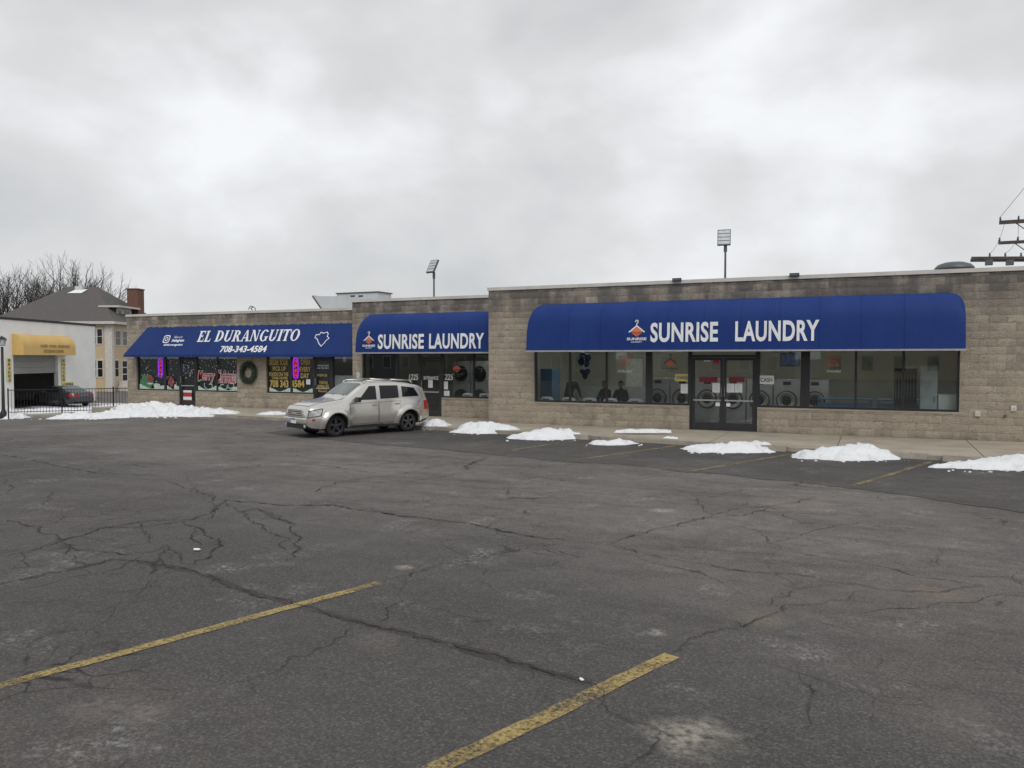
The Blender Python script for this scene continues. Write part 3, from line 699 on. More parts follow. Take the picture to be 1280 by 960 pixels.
def double_door(b, x0, x1, Y, zt, leafs, head):
    ya, yb = Y+.06, Y+.16; mb = MB(); f = .06
    mb.box(x0, x0+f, ya, yb, 0, zt).box(x1-f, x1, ya, yb, 0, zt).box(x0+f, x1-f, ya, yb, zt-f, zt).box(x0+f, x1-f, ya, yb, head, head+.07)
    mb.box(x0+f, x1-f, ya, yb, .0, .02)
    o = mb.build('door', 'bronze', b)
    MB().box(x0+f-.004, x1-f+.004, ya+.04, ya+.048, head+.066, zt-f+.004).build('pane', 'glass', o)
    w = (x1-x0-2*f)/leafs
    for k in range(leafs):
        a, c = x0+f+k*w+.006, x0+f+(k+1)*w-.006; s = .085
        mb = MB(); y0, y1 = ya+.02, ya+.065
        mb.box(a, a+s, y0, y1, .025, head-.006).box(c-s, c, y0, y1, .025, head-.006).box(a+s, c-s, y0, y1, head-.006-s, head-.006).box(a+s, c-s, y0, y1, .025, .23)
        l = mb.build('door_leaf', 'bronze', o)
        MB().box(a+s-.004, c-s+.004, y0+.018, y0+.026, .226, head-s-.002).build('pane', 'glass', o)
        MB().box(a+s*.6, c-s*.6, y0-.05, y0-.025, .87, .91).build('push_bar', 'trim', o)
        hx = (c-s/2) if (leafs == 2 and k == 0) else (a+s/2)
        if leafs == 1: hx = a+s/2
        MB().path([(hx, y0+.005, 1.0), (hx, y0-.06, 1.0), (hx, y0-.06, 1.3), (hx, y0+.005, 1.3)], .012).build('handle', 'chrome', o)
    return o
dR = double_door(bR, -5.08, -3.12, YR, 2.46, 2, 2.16)
awR, fpR = awning_round(bR, aR0, aR1, YR, 2.36, 3.83, 1.0, .36)
def on_plane(s, pl, xa, ya, xb, yb, mat, parent, **k):       # box given by two photograph corners (bottom-left, top-right)
    a0, b0 = pl.px(xa, ya); a1, b1 = pl.px(xb, yb); return lettering(s, pl, a0, b0, a1, b1, mat, parent, **k)
def sign_row(s, pl, xl, xr, yl0, yl1, mat, parent, **k):      # left baseline/top in pixels, right edge
    a0, b0 = pl.px(xl, yl0); _, b1 = pl.px(xl, yl1); a1, _ = pl.px(xr, yl0-3); return lettering(s, pl, a0, b0, a1, b1, mat, parent, **k)
a0, b0 = fpR.px(813, 428); _, b1 = fpR.px(813, 403.5); a1, _ = fpR.px(897.5, 426); a2, _ = fpR.px(919, 425); a3, _ = fpR.px(1024, 422)
lettering('SUNRISE', fpR, a0, b0, a1, b1, 'white', awR, bold=.03, d=.02, spacing=1.07); lettering('LAUNDRY', fpR, a2, b0, a3, b1, 'white', awR, bold=.03, d=.02, spacing=1.07)
lx, ly = fpR.px(796, 421.5); hanger_logo(Plane(fpR.at(0, 0, .014), fpR.u, fpR.v), lx, ly, .54, awR)

# ---- middle shop
bM = thing('laundry_annex_building', 'lower middle block shop front with short blue barrel awning and single entrance door', 'building', (-15, YM, 0))
opM = [(-17.86, -15.36, .70, 2.38), (-15.36, -14.40, 0, 2.38), (-14.40, -11.9, .70, 2.38)]
shell(bM, -18.3, -11.76, YM, 4.26, opM, lambda x, z: (-17.5 < x and 2.4 < z < 3.6) or x > -12.3, 160, 38, 'wall_in')
wM1 = window(bM, -17.86, -15.36, .70, 2.38, YM, [-16.36], thick={-16.36: .1})
wM2 = window(bM, -14.40, -11.9, .70, 2.38, YM, [-13.12])
MB().box(-17.84, -15.38, YM-.02, YM+.07, .65, .70).build('sill', 'concrete', wM1); MB().box(-14.38, -11.9, YM-.02, YM+.07, .65, .70).build('sill', 'concrete', wM2)
dM = double_door(bM, -15.36, -14.40, YM, 2.38, 1, 2.08)
awM, fpM = awning_round(bM, -17.45, -11.8, YM, 2.33, 3.76, 1.0, .40)
a0, b0 = fpM.px(472.5, 436.5); _, b1 = fpM.px(472.5, 418); a1, _ = fpM.px(530, 436); a2, _ = fpM.px(536.5, 436); a3, _ = fpM.px(605, 435)
lettering('SUNRISE', fpM, a0, b0, a1, b1, 'white', awM, bold=.03, d=.02, spacing=1.07); lettering('LAUNDRY', fpM, a2, b0, a3, b1, 'white', awM, bold=.03, d=.02, spacing=1.07)
lx, ly = fpM.px(461.3, 430.5); hanger_logo(Plane(fpM.at(0, 0, .014), fpM.u, fpM.v), lx, ly, .50, awM)

# ---- left shop: restaurant
bL = thing('restaurant_building', 'long low block restaurant front with straight sloping blue awning and painted windows', 'building', (-25, YL, 0))
opL = [(-31.3, -28.66, .65, 2.32), (-28.66, -27.65, 0, 2.32), (-27.65, -25.22, .65, 2.32), (-23.6, -21.15, .65, 2.32), (-21.15, -20.22, 0, 2.32), (-20.22, -18.9, .65, 2.32)]
shell(bL, -31.9, -18.31, YL, 4.05, opL, lambda x, z: (-30.4 < x and 2.35 < z < 3.5), 200, 38, 'wall_dim')
wA = window(bL, -31.3, -28.66, .65, 2.32, YL, [-29.57], thick={-29.57: .12}); wC = window(bL, -27.65, -25.22, .65, 2.32, YL, [-26.42])
wD = window(bL, -23.6, -21.15, .65, 2.32, YL, [-22.33], thick={-22.33: .08}); wF = window(bL, -20.22, -18.9, .65, 2.32, YL, [])
dB = double_door(bL, -28.66, -27.65, YL, 2.32, 1, 2.1); dE = double_door(bL, -21.15, -20.22, YL, 2.32, 1, 2.1)
for w, x0, x1 in ((wA, -31.3, -28.7), (wC, -27.6, -25.22), (wD, -23.6, -21.2)): MB().box(x0, x1, YL-.02, YL+.07, .60, .65).build('sill', 'concrete', w)
def shed_awning():
    x0t, x0b, x1, d, zt, zb = -30.5, -31.42, -18.36, .6, 3.56, 2.28
    n = 8; mb = MB()
    def fn(u, v):
        xl = x0b+(x0t-x0b)*v; x = xl+(x1-xl)*u; sag = -.012*math.sin(math.pi*((u*n) % 1))*math.sin(math.pi*v)
        return (x, YL-d*(1-v)+sag*.5, zb+(zt-zb)*v+sag)
    mb.grid(fn, n*6, 8)
    o = mb.build('awning', 'navy', bL, smooth=True, fixn=False)
    MB().box(x0b, x1, YL-d-.004, YL-d+.03, zb-.10, zb-.002).build('valance', 'navy', o)
    mb = MB(); mb.poly([(x0b, YL-d, zb), (x0t, YL-.002, zt), (x0b-.001, YL-.002, zb)]); mb.build('end_panel', 'navy', o)
    MB().box(x0b+.02, x1-.02, YL-d+.04, YL-.001, zb-.02, zb-.008).build('soffit', 'dark', o)
    return o, Plane((0, YL-d, zb), (1, 0, 0), (0, d, zt-zb))
awL, fpL = shed_awning()
# serif capitals drawn as polygons, cap height 1
def serif_word(word, pl, a0, b0, a1, b1, parent, shear=.03, mat='white'):
    T, t, S = .23, .085, .075; polys = []; x = 0
    def rect(xa, xb, ya, yb): polys.append([(xa, ya), (xb, ya), (xb, yb), (xa, yb)])
    def stem(xa, w=T, y0=0, y1=1, bot=True, top=True):
        rect(xa, xa+w, y0, y1)
        if bot: rect(xa-.085, xa+w+.085, y0, y0+S)
        if top: rect(xa-.085, xa+w+.085, y1-S, y1)
    def arc(cx, cy, rx, ry, ix, iy, t0, t1, n=14):
        for i in range(n):
            a, b = R(t0+(t1-t0)*i/n), R(t0+(t1-t0)*(i+1)/n)
            polys.append([(cx+ix*math.cos(a), cy+iy*math.sin(a)), (cx+rx*math.cos(a), cy+ry*math.sin(a)), (cx+rx*math.cos(b), cy+ry*math.sin(b)), (cx+ix*math.cos(b), cy+iy*math.sin(b))])
    for ch in word:
        o = x; k0 = len(polys); x = 0
        if ch == ' ': x = o+.42; continue
        if ch in 'EL':
            stem(.09); e = .72 if ch == 'E' else .70
            rect(.3, e, 0, t+.02); polys.append([(e-.12, 0), (e, 0), (e+.03, .3), (e-.02, .3)]); adv = .84
            if ch == 'E': rect(.3, e-.02, 1-t-.02, 1); polys.append([(e-.12, 1), (e-.02, 1), (e+.01, .74), (e-.04, .74)]); rect(.3, .52, .48, .57); rect(.5, .55, .40, .65)
        elif ch == 'D': stem(.09); arc(.32, .5, .56, .5, .31, .43, -90, 90); adv = 1.0
        elif ch == 'U':
            stem(.09, T, .3, 1, False); stem(.72, .10, .3, 1, False); arc(.455, .34, .365, .35, .14, .25, 180, 360); adv = 1.02
        elif ch == 'R':
            stem(.09); arc(.34, .74, .40, .26, .17, .19, -90, 90); polys.append([(.36, .50), (.60, .50), (.90, .0), (.66, .0)]); rect(.62, .97, 0, S); adv = 1.0
        elif ch == 'A':
            polys.append([(.40, 1.0), (.56, 1.0), (.90, 0), (.66, 0)]); polys.append([(.40, 1.0), (.48, 1.0), (.20, 0), (.10, 0)]); rect(.24, .70, .27, .27+t); rect(0, .32, 0, S); rect(.58, .99, 0, S); adv = 1.0
        elif ch == 'N':
            stem(.12, .09); stem(.78, .09, 0, 1, False); polys.append([(.08, 1), (.32, 1), (.87, 0), (.68, 0)]); adv = 1.04
        elif ch == 'G':
            arc(.5, .5, .46, .52, .22, .44, 40, 320); stem(.66, .2, .04, .42, False); adv = 1.02
        elif ch == 'I': stem(.10); adv = .46
        elif ch == 'T': stem(.30, T, 0, 1, True, False); rect(.02, .82, 1-t-.03, 1); polys.append([(.02, 1), (.10, 1), (.06, .70), (.0, .70)]); polys.append([(.74, 1), (.82, 1), (.84, .70), (.78, .70)]); adv = .88
        elif ch == 'O': arc(.48, .5, .47, .52, .23, .44, 0, 360, 24); adv = 1.0
        for i in range(k0, len(polys)): polys[i] = [(px+o, py) for px, py in polys[i]]
        x = o+adv
    polys = [[(px+shear*py, py) for px, py in p] for p in polys]
    X0 = min(q[0] for p in polys for q in p); X1 = max(q[0] for p in polys for q in p)
    mb = MB()
    for i, p in enumerate(polys): mb.poly([pl.at(a0+(a1-a0)*(q[0]-X0)/(X1-X0), b0+(b1-b0)*q[1], .012+.0002*(i % 40)) for q in p])
    return mb.build('lettering', mat, parent, fixn=False)
a0, b0 = fpL.px(246, 427.5); _, b1 = fpL.px(246, 414); a1, _ = fpL.px(374.5, 420)
serif_word('EL DURANGUITO', fpL, a0, b0, a1, b1, awL)
a0, b0 = fpL.px(274.5, 440.6); _, b1 = fpL.px(274.5, 432.6); a1, _ = fpL.px(333, 438)
lettering('708-343-4584', fpL, a0, b0, a1, b1, 'white', awL, bold=.03, shear=.05, d=.012, spacing=1.0)
lx, ly = fpL.px(208.5, 424)
def insta():
    mb = MB(); s = .28
    def ring(n, pw, r0, r1, k):
        P_ = lambda r, t: (math.copysign(abs(math.cos(t))**pw, math.cos(t))*r, math.copysign(abs(math.sin(t))**pw, math.sin(t))*r)
        for i in range(n):
            a, b = 2*math.pi*i/n, 2*math.pi*(i+1)/n
            mb.poly([fpL.at(lx+q[0], ly+q[1], .012+k) for q in (P_(r0, a), P_(r1, a), P_(r1, b), P_(r0, b))])
    ring(32, .5, .15, .195, 0); ring(20, 1, .06, .10, .001)
    mb.build('emblem', 'white', awL, fixn=False)
    on_plane('Follow us on', fpL, 217.5, 423, 229, 419.6, 'white', awL, bold=.0); on_plane('Instagram', fpL, 214, 428.3, 231, 423.6, 'white', awL, bold=.04, shear=.2); on_plane('elduranguito', fpL, 204, 433, 229, 429.5, 'white', awL, bold=.03, shear=.1)
insta()
def outline(pl, pts, w, mat, parent):
    mb = MB(); n = len(pts)
    for i in range(n):
        a, b = Vector(pts[i]), Vector(pts[(i+1) % n]); t = (b-a).normalized(); nn = Vector((-t.y, t.x))*w/2
        mb.poly([pl.at(q.x, q.y, .012+.0004*(i % 3)) for q in (a-nn-t*w*.4, b-nn+t*w*.4, b+nn+t*w*.4, a+nn-t*w*.4)])
    mb.build('emblem', mat, parent, fixn=False)
outline(fpL, [fpL.px(x, y) for x, y in [(401.5, 433), (398.5, 429), (397, 424.5), (394, 422), (395.5, 418.5), (399.5, 418.5), (401.5, 415.6), (405, 416.6), (409.5, 415.2), (410.6, 417.8), (409, 420.3), (411.5, 423), (407.5, 426), (404.5, 430)]], .035, 'white', awL)

# ------------------------------------------------------------------ lettering and notices on the glass
gR, gM, gL = facade(YR+.10), facade(YM+.10), facade(YL+.10)
def rowtext(s, pl, xa, ya, xb, yb, mat, par, **k): return on_plane(s, pl, xa, ya, xb, yb, mat, par, d=.004, **k)
for w, x in ((wR1, 781), (wR2, 1042)):
    rowtext('DROP OFF', gR, x-8, 448.5, x+8, 444.5, 'orange', w); rowtext('AND', gR, x-4, 453, x+4, 450, 'orange', w)
    rowtext('PICK UP', gR, x-7, 458, x+7, 454, 'orange', w); rowtext('AVAILABLE', gR, x-9, 465.5, x+9, 462.5, 'white', w)
lx, ly = gR.px(838, 459); hanger_logo(Plane(gR.at(0, 0, -.002), gR.u, gR.v), lx, ly, .42, wR1, 'ink')
lx, ly = gM.px(571, 466); hanger_logo(Plane(gM.at(0, 0, -.002), gM.u, gM.v), lx, ly, .5, wM2, 'ink')
def notice(label, pl, xa, ya, xb, yb, mat='paper', lines=6, text=None, tm='ink', group=None, d=.008, name='paper_notice', cat='notice'):
    a0, b0 = pl.px(xa, ya); a1, b1 = pl.px(xb, yb)
    mb = MB(); mb.prism([pl.at(a0, b0, d), pl.at(a1, b0, d), pl.at(a1, b1, d), pl.at(a0, b1, d)], pl.n*.002)
    o = thing(name, label, cat, pl.at((a0+a1)/2, b0, d), group=group)
    mb.build('sheet', mat, o)
    w, h = a1-a0, b1-b0
    if text: lettering(text, pl, a0+w*.1, b0+h*.25, a1-w*.1, b1-h*.25, tm, o, d=d+.004)
    else:
        mb = MB()
        for i in range(lines):
            y = b1-h*(i+1)/(lines+1); mb.poly([pl.at(q[0], q[1], d+.004) for q in ((a0+w*.15, y), (a0+w*(.6+.3*((i*37 % 10)/10)), y), (a0+w*(.6+.3*((i*37 % 10)/10)), y+h*.03), (a0+w*.15, y+h*.03))])
        mb.build('print', 'cabinet', o, fixn=False)
    return o
notice('white paper taped to window beside the double doors, under the yellow sign', gR, 851, 491.5, 860, 480)
notice('small yellow change sign taped inside the window beside the double doors', gR, 844, 476.5, 861.5, 467.5, 'yellow_sign', text='CHANGE', name='change_sign', cat='sign')
notice('white paper on the left leaf of the laundry double doors', gR, 890.5, 490.5, 900, 479)
notice('white paper on right leaf of double doors, beside the handle', gR, 908.5, 490.5, 918, 479.5)
notice('white paper on right leaf of double doors, away from the handle', gR, 918.6, 490.5, 928, 479.5)
notice('white cash sign on the glass, right after the double doors', gR, 948.5, 480, 967.5, 469.5, text='CASH', name='cash_sign', cat='sign')
notice('tall white paper on the window beside the single entrance door, upper of two', gM, 553.2, 486.5, 560, 477)
notice('wide white paper on the window beside the single entrance door, lower of two', gM, 553.2, 495, 562, 488.5)
notice('small white paper on the glass of the single entrance door', gM, 535.5, 484.5, 541, 475, lines=3)
rowtext('ENTRANCE', gM, 528.5, 474.5, 548, 470.3, 'white', dM, bold=.03)
rowtext('1225', gM, 511, 475, 523, 467.5, 'white', wM1, bold=.02, shear=.2); rowtext('1225', gM, 553.5, 475, 566.5, 467.5, 'white', wM2, bold=.02, shear=.2)
for xa, xb in ((874, 897), (911, 931)):
    a0, b0 = gR.px(xa, 477.5); a1, b1 = gR.px(xb, 471.5); MB().prism([gR.at(a0, b0, .012), gR.at(a1, b0, .012), gR.at(a1, b1, .012), gR.at(a0, b1, .012)], (0, -.002, 0)).build('sticker', 'dark_red', dR)
for xa, ya, xb, yb, mt in ((880, 452, 888, 450, 'white'), (891.5, 454.5, 899, 449, 'red'), (894.5, 507.5, 901, 503, 'white'), (907, 508, 913, 504, 'white')):
    a0, b0 = gR.px(xa, ya); a1, b1 = gR.px(xb, yb); MB().prism([gR.at(a0, b0, .012), gR.at(a1, b0, .012), gR.at(a1, b1, .012), gR.at(a0, b1, .012)], (0, -.002, 0)).build('sticker', mt, dR)
# restaurant windows: painted black background film inside, lettering on the glass
def film(pl, par, x0, x1, z0, z1, mat='blackboard'): MB().box(x0, x1, pl.o.y+.06, pl.o.y+.066, z0, z1).build('film', mat, par)
film(gL, wD, -23.5, -21.22, .71, 2.26); film(gL, wC, -27.55, -25.3, .71, 2.26); film(gL, wA, -31.2, -28.75, .71, 2.26); film(gL, dE, -21.0, -20.35, .3, 2.0); film(gL, dB, -28.5, -27.8, .3, 2.0)
def redword(s, xa, ya, xb, yb):
    rowtext(s, gL, xa, ya, xb, yb, 'white', wC, bold=.05, shear=.2); a0, b0 = gL.px(xa, ya); a1, b1 = gL.px(xb, yb); k = (a1-a0)*.03
    lettering(s, gL, a0+k, b0+.02, a1-k, b1-.02, 'red', wC, bold=.012, shear=.2, d=.01)
redword('Merry', 247, 479, 269, 463); redword('Christmas', 271.5, 479, 295.6, 462)
def swirl(par, cx, cy, r, turns, s0, mat='pale'):
    mb = MB(); n = 26; pts = []
    for i in range(n+1):
        t = i/n; a = s0+turns*6.28*t; rr = r*(1-.75*t); q = gL.px(cx, cy); pts.append(Vector((q[0]+rr*math.cos(a)*1.5, q[1]+rr*math.sin(a))))
    for a, b in zip(pts, pts[1:]):
        t = (b-a).normalized(); nn = Vector((-t.y, t.x))*.018; mb.poly([gL.at(q.x, q.y, .007) for q in (a-nn, b-nn, b+nn, a+nn)])
    mb.build('painted_scroll', mat, par, fixn=False)
swirl(wC, 262, 482, .22, .9, 2.6); swirl(wC, 279, 482.5, .2, -.9, .4); swirl(wC, 289, 481, .18, .8, 3.4); swirl(wC, 249, 474, .16, .7, 2)
def drift(par, xs, base, amp, mat='pale'):
    mb = MB(); pts = []
    for i in range(15):
        x = xs[0]+(xs[1]-xs[0])*i/14; pts.append(gL.at(x, base+amp*(.5+.5*math.cos(6.28*i/14))*(.7+.6*abs(mn.noise((x*3, 1, 2)))), .006))
    mb.poly(pts+[gL.at(xs[1], base-.02, .006), gL.at(xs[0], base-.02, .006)]); mb.build('painted_snow', mat, par, fixn=False)
drift(wC, (-27.58, -26.5), .72, .2); drift(wC, (-26.38, -25.3), .72, .2); drift(wA, (-31.22, -29.66), .72, .22); drift(wA, (-29.48, -28.75), .72, .2); drift(wD, (-23.52, -22.4), .72, .2); drift(wD, (-22.26, -21.23), .72, .2)
def flakes(par, x0, x1, z0, z1, n, seed):
    r = random.Random(seed); mb = MB()
    for _ in range(n):
        x, z, s = r.uniform(x0, x1), r.uniform(z0, z1), r.uniform(.010, .024)
        mb.poly([gL.at(x+s*math.cos(k*1.047), z+s*math.sin(k*1.047), .0062) for k in range(6)])
    tag(mb.build('painted_snowflakes', 'white', par, fixn=False), kind='stuff')
flakes(wA, -31.2, -28.8, 1.0, 2.15, 70, 1); flakes(wC, -27.5, -25.3, 1.35, 2.15, 90, 2); flakes(dB, -28.5, -27.85, 1.2, 2.0, 40, 3)
def blob(par, cx, cy, rx, ry, mat, seed, d):
    q = gL.px(cx, cy); pts = []
    for i in range(28):
        t = 6.283*i/28; k = 1+.28*mn.noise((math.cos(t)*1.6, math.sin(t)*1.6, seed))+.12*mn.noise((math.cos(t)*5, math.sin(t)*5, seed)); pts.append(gL.at(q[0]+rx*k*math.cos(t), q[1]+ry*k*math.sin(t), d))
    MB().poly(pts).build('painted_decoration', mat, par, fixn=False)
M['green_paint'] = pm('green_window_paint', (.05, .17, .07), .7, (.09, .24, .11), 12)
M['maroon_paint'] = pm('maroon_window_paint', (.20, .04, .05), .7, (.28, .08, .08), 12)
blob(wA, 184, 477, .42, .33, 'green_paint', 1.0, .0055); blob(wA, 188, 474, .24, .14, 'maroon_paint', 5.0, .0066); blob(wA, 188, 479.5, .22, .035, 'pale', 8.0, .0072); blob(wA, 196, 482, .2, .12, 'pale', 11.0, .0069); blob(wA, 214, 477, .18, .22, 'maroon_paint', 15.0, .0055); blob(wA, 219.5, 483, .09, .10, 'pale', 21.0, .0069)
def neon(label, x, z, par_y):
    o = thing('neon_open_sign', label, 'neon sign', (x, par_y, z-.35)); pl = Plane((x, par_y, z), (1, 0, 0), (0, 0, 1))
    mb = MB(); mb.box(x-.13, x+.13, par_y+.015, par_y+.03, z-.42, z+.42); mb.build('backing', 'blackboard', o)
    pts = []
    for i in range(40):
        t = 2*math.pi*i/40; pts.append(pl.at(math.copysign(abs(math.cos(t))**.5, math.cos(t))*.125, math.copysign(abs(math.sin(t))**.35, math.sin(t))*.41, .02))
    MB().path(pts+[pts[0]], .022).build('border_tube', 'neon_purple', o)
    for i, ch in enumerate('OPEN'): lettering(ch, pl, -.065, .21-.19*i, .065, .35-.19*i, 'neon_red', o, d=.012, bold=.02)
neon('vertical neon open sign in the window beside the snowy door', gL.px(199.5, 460)[0], gL.px(199, 460)[1], YL+.16)
neon('vertical neon open sign between the gold phone number window lettering', gL.px(369.5, 461)[0], gL.px(369, 461)[1]+.02, YL+.125)
for s, xa, ya, xb, yb in (('ORDER YOUR', 336, 456.5, 360, 449), ('PICK UP', 341, 463.5, 357.5, 458), ('FOODS ON THE', 336.5, 470, 360.5, 465.5), ('TAKE HOME', 340, 474, 359.5, 471), ('708 343', 337.5, 484, 360.5, 475.2), ('4584', 363.5, 484, 380.5, 475.2),
                          ('OPEN', 376, 456, 387.5, 449), ('EVERY', 374.5, 464.5, 388.5, 458.5), ('DAY', 376, 472.5, 386.5, 466.5)):
    rowtext(s, gL, xa, ya, xb, yb, 'gold', wD, bold=.03)
notice('small white paper at the end of the gold phone number lettering', gL, 383, 480.5, 388, 474.2, lines=3)
for s, xa, ya, xb, yb, mt in (('OPENING HOURS', 395, 458, 411, 456, 'white'), ('SUN TO SAT', 395, 461, 411, 459.3, 'white'), ('MENUS', 397, 470.5, 409, 467.5, 'gold'), ('TORTAS', 399, 480, 409.5, 476.5, 'gold'), ('TAMALES', 394, 485, 411, 481, 'gold'), ('TACOS', 395, 490, 409, 486, 'gold')):
    rowtext(s, gL, xa, ya, xb, yb, mt, dE, bold=.02)
for i, (ya, yb, mt) in enumerate(((505, 500, 'orange'), (499.5, 496, 'paper'), (495.5, 491, 'red'), (490.5, 488, 'paper'))):
    a0, b0 = gL.px(229.5, ya); a1, b1 = gL.px(240, yb); MB().prism([gL.at(a0, b0, .012+.001*i), gL.at(a1, b0, .012+.001*i), gL.at(a1, b1, .012+.001*i), gL.at(a0, b1, .012+.001*i)], (0, -.002, 0)).build('sticker', mt, dB)
a0, b0 = gL.px(226, 465); a1, b1 = gL.px(230.5, 455.5); MB().box(a0, a1, YL+.10, YL+.104, b0, b1).build('sticker', 'bluepaint', dB)
a0, b0 = gL.px(415.5, 484); a1, b1 = gL.px(441, 469); MB().box(-20.16, -18.96, YL+.16, YL+.166, .71, 1.42).build('screen', 'cabinet', wF)
MB().box(-20.16, -18.96, YL+.18, YL+.186, 1.95, 2.26).build('blind', 'wall_dim', wF); MB().box(-19.75, -19.6, YL+.17, YL+.174, 1.97, 2.26).build('sticker', 'paper', wF)

# ------------------------------------------------------------------ inside the laundry
tubes(bR, [(-9.5, 26.5), (-7, 28.5), (-4.1, 26.2), (-4.1, 29.5), (-.9, 26.3), (.8, 29), (-9, 30.5)]); tubes(bM, [(-14, 28), (-13, 31)]); tubes(bL, [(-24, 30)])
def washer(label, X, Y, w=.84, h=1.42, dep=.95, group='washers along the laundry wall', lx=None):
    o = thing('washing_machine', label, 'washing machine', (X, Y, 0), group=group)
    mb = MB(); mb.box(-w/2+.01, w/2-.01, .0, dep, .0, h-.22); mb.build('body', 'steel', o, local=True)
    MB().box(-w/2+.01, w/2-.01, .03, dep, h-.215, h).build('control_panel', 'steel', o, local=True)
    MB().box(-.12, .12, .012, .03, h-.17, h-.06).build('display', 'dark', o, local=True)
    d = MB().lathe([(.31, -.015), (.33, -.05), (.29, -.07), (.23, -.06), (.22, -.02)], 28, (0, .0, .74), axis='Y').build('door', 'dark', o, local=True, smooth=True)
    MB().lathe([(.285, -.072), (.275, -.085), (.235, -.085), (.23, -.07)], 28, (0, 0, .74), axis='Y').build('door_ring', 'steel', d, local=True, smooth=True)
    MB().lathe([(.22, -.04), (.15, -.075), (.05, -.09), (.0, -.092)], 24, (0, 0, .74), axis='Y').build('door_glass', 'car_glass', d, local=True, smooth=True)
    MB().box(.25, .30, -.1, -.02, .66, .82).build('handle', 'chrome', o, local=True)
    return o
YW = 27.6
for i in range(7):
    X = P(822, 490, YW).x+.86*i
    washer('large steel front-load washer in the row behind the laundry windows', X, YW)
def dryer(X, Y):
    o = thing('tumble_dryer', 'stacked dark tumble dryer behind the window beside the single entrance door', 'dryer', (X, Y, 0), group='stacked dryers in the middle shop')
    MB().box(-.4, .4, 0, .9, 0, 2.0).build('body', 'cabinet', o, local=True)
    for z in (.55, 1.5):
        MB().lathe([(.3, -.01), (.31, -.04), (.26, -.05), (.24, -.02)], 24, (0, 0, z), axis='Y').build('door', 'dark', o, local=True, smooth=True)
        MB().lathe([(.24, -.03), (.12, -.05), (0, -.055)], 20, (0, 0, z), axis='Y').build('door_glass', 'car_glass', o, local=True, smooth=True)
for i in range(4): dryer(-15.6+.84*i, 29.2)
MB().box(-17.7, -16.45, YM+.3, YM+.32, .4, 2.3).build('blind', 'blackboard', wM1)
def chair(X, Y, label, group):
    o = thing('moulded_chair', label, 'chair', (X, Y, 0), group=group)
    def back(u, v):
        x = (u-.5)*.50*(1-.12*abs(v-.5)); return (x, -.19-.06*(1-(2*u-1)**2)-.05*v, .50+.36*v*(1-.18*(2*u-1)**4))
    mb = MB(); mb.grid(back, 8, 6)
    ob = mb.build('backrest', 'plastic_white', o, local=True, smooth=True); md = ob.modifiers.new('s', 'SOLIDIFY'); md.thickness = .025
    mb = MB(); mb.grid(lambda u, v: ((u-.5)*.46, -.2+.44*v, .45-.03*math.sin(math.pi*u)*math.sin(math.pi*v)), 8, 6)
    ob = mb.build('seat', 'plastic_white', o, local=True, smooth=True); md = ob.modifiers.new('s', 'SOLIDIFY'); md.thickness = .025
    MB().box(-.11, .11, -.335, -.315, .765, .79).build('slot', 'dark', o, local=True)
    for sx in (-1, 1):
        for sy in (-1, 1): MB().tube((sx*.17, .02+sy*.16, .43), (sx*.22, .02+sy*.21, 0), .013, n=6).build('leg', 'chrome', o, local=True)
for x in (687, 714, 740, 766, 797): chair(P(x, 497, 24.75).x, 24.75, 'white moulded chair with its back against the long laundry window', 'chairs under the long laundry window')
for x in (589, 610): chair(P(x, 494, 26.1).x, 26.1, 'white moulded chair behind the window of the middle shop', 'chairs in the middle shop')
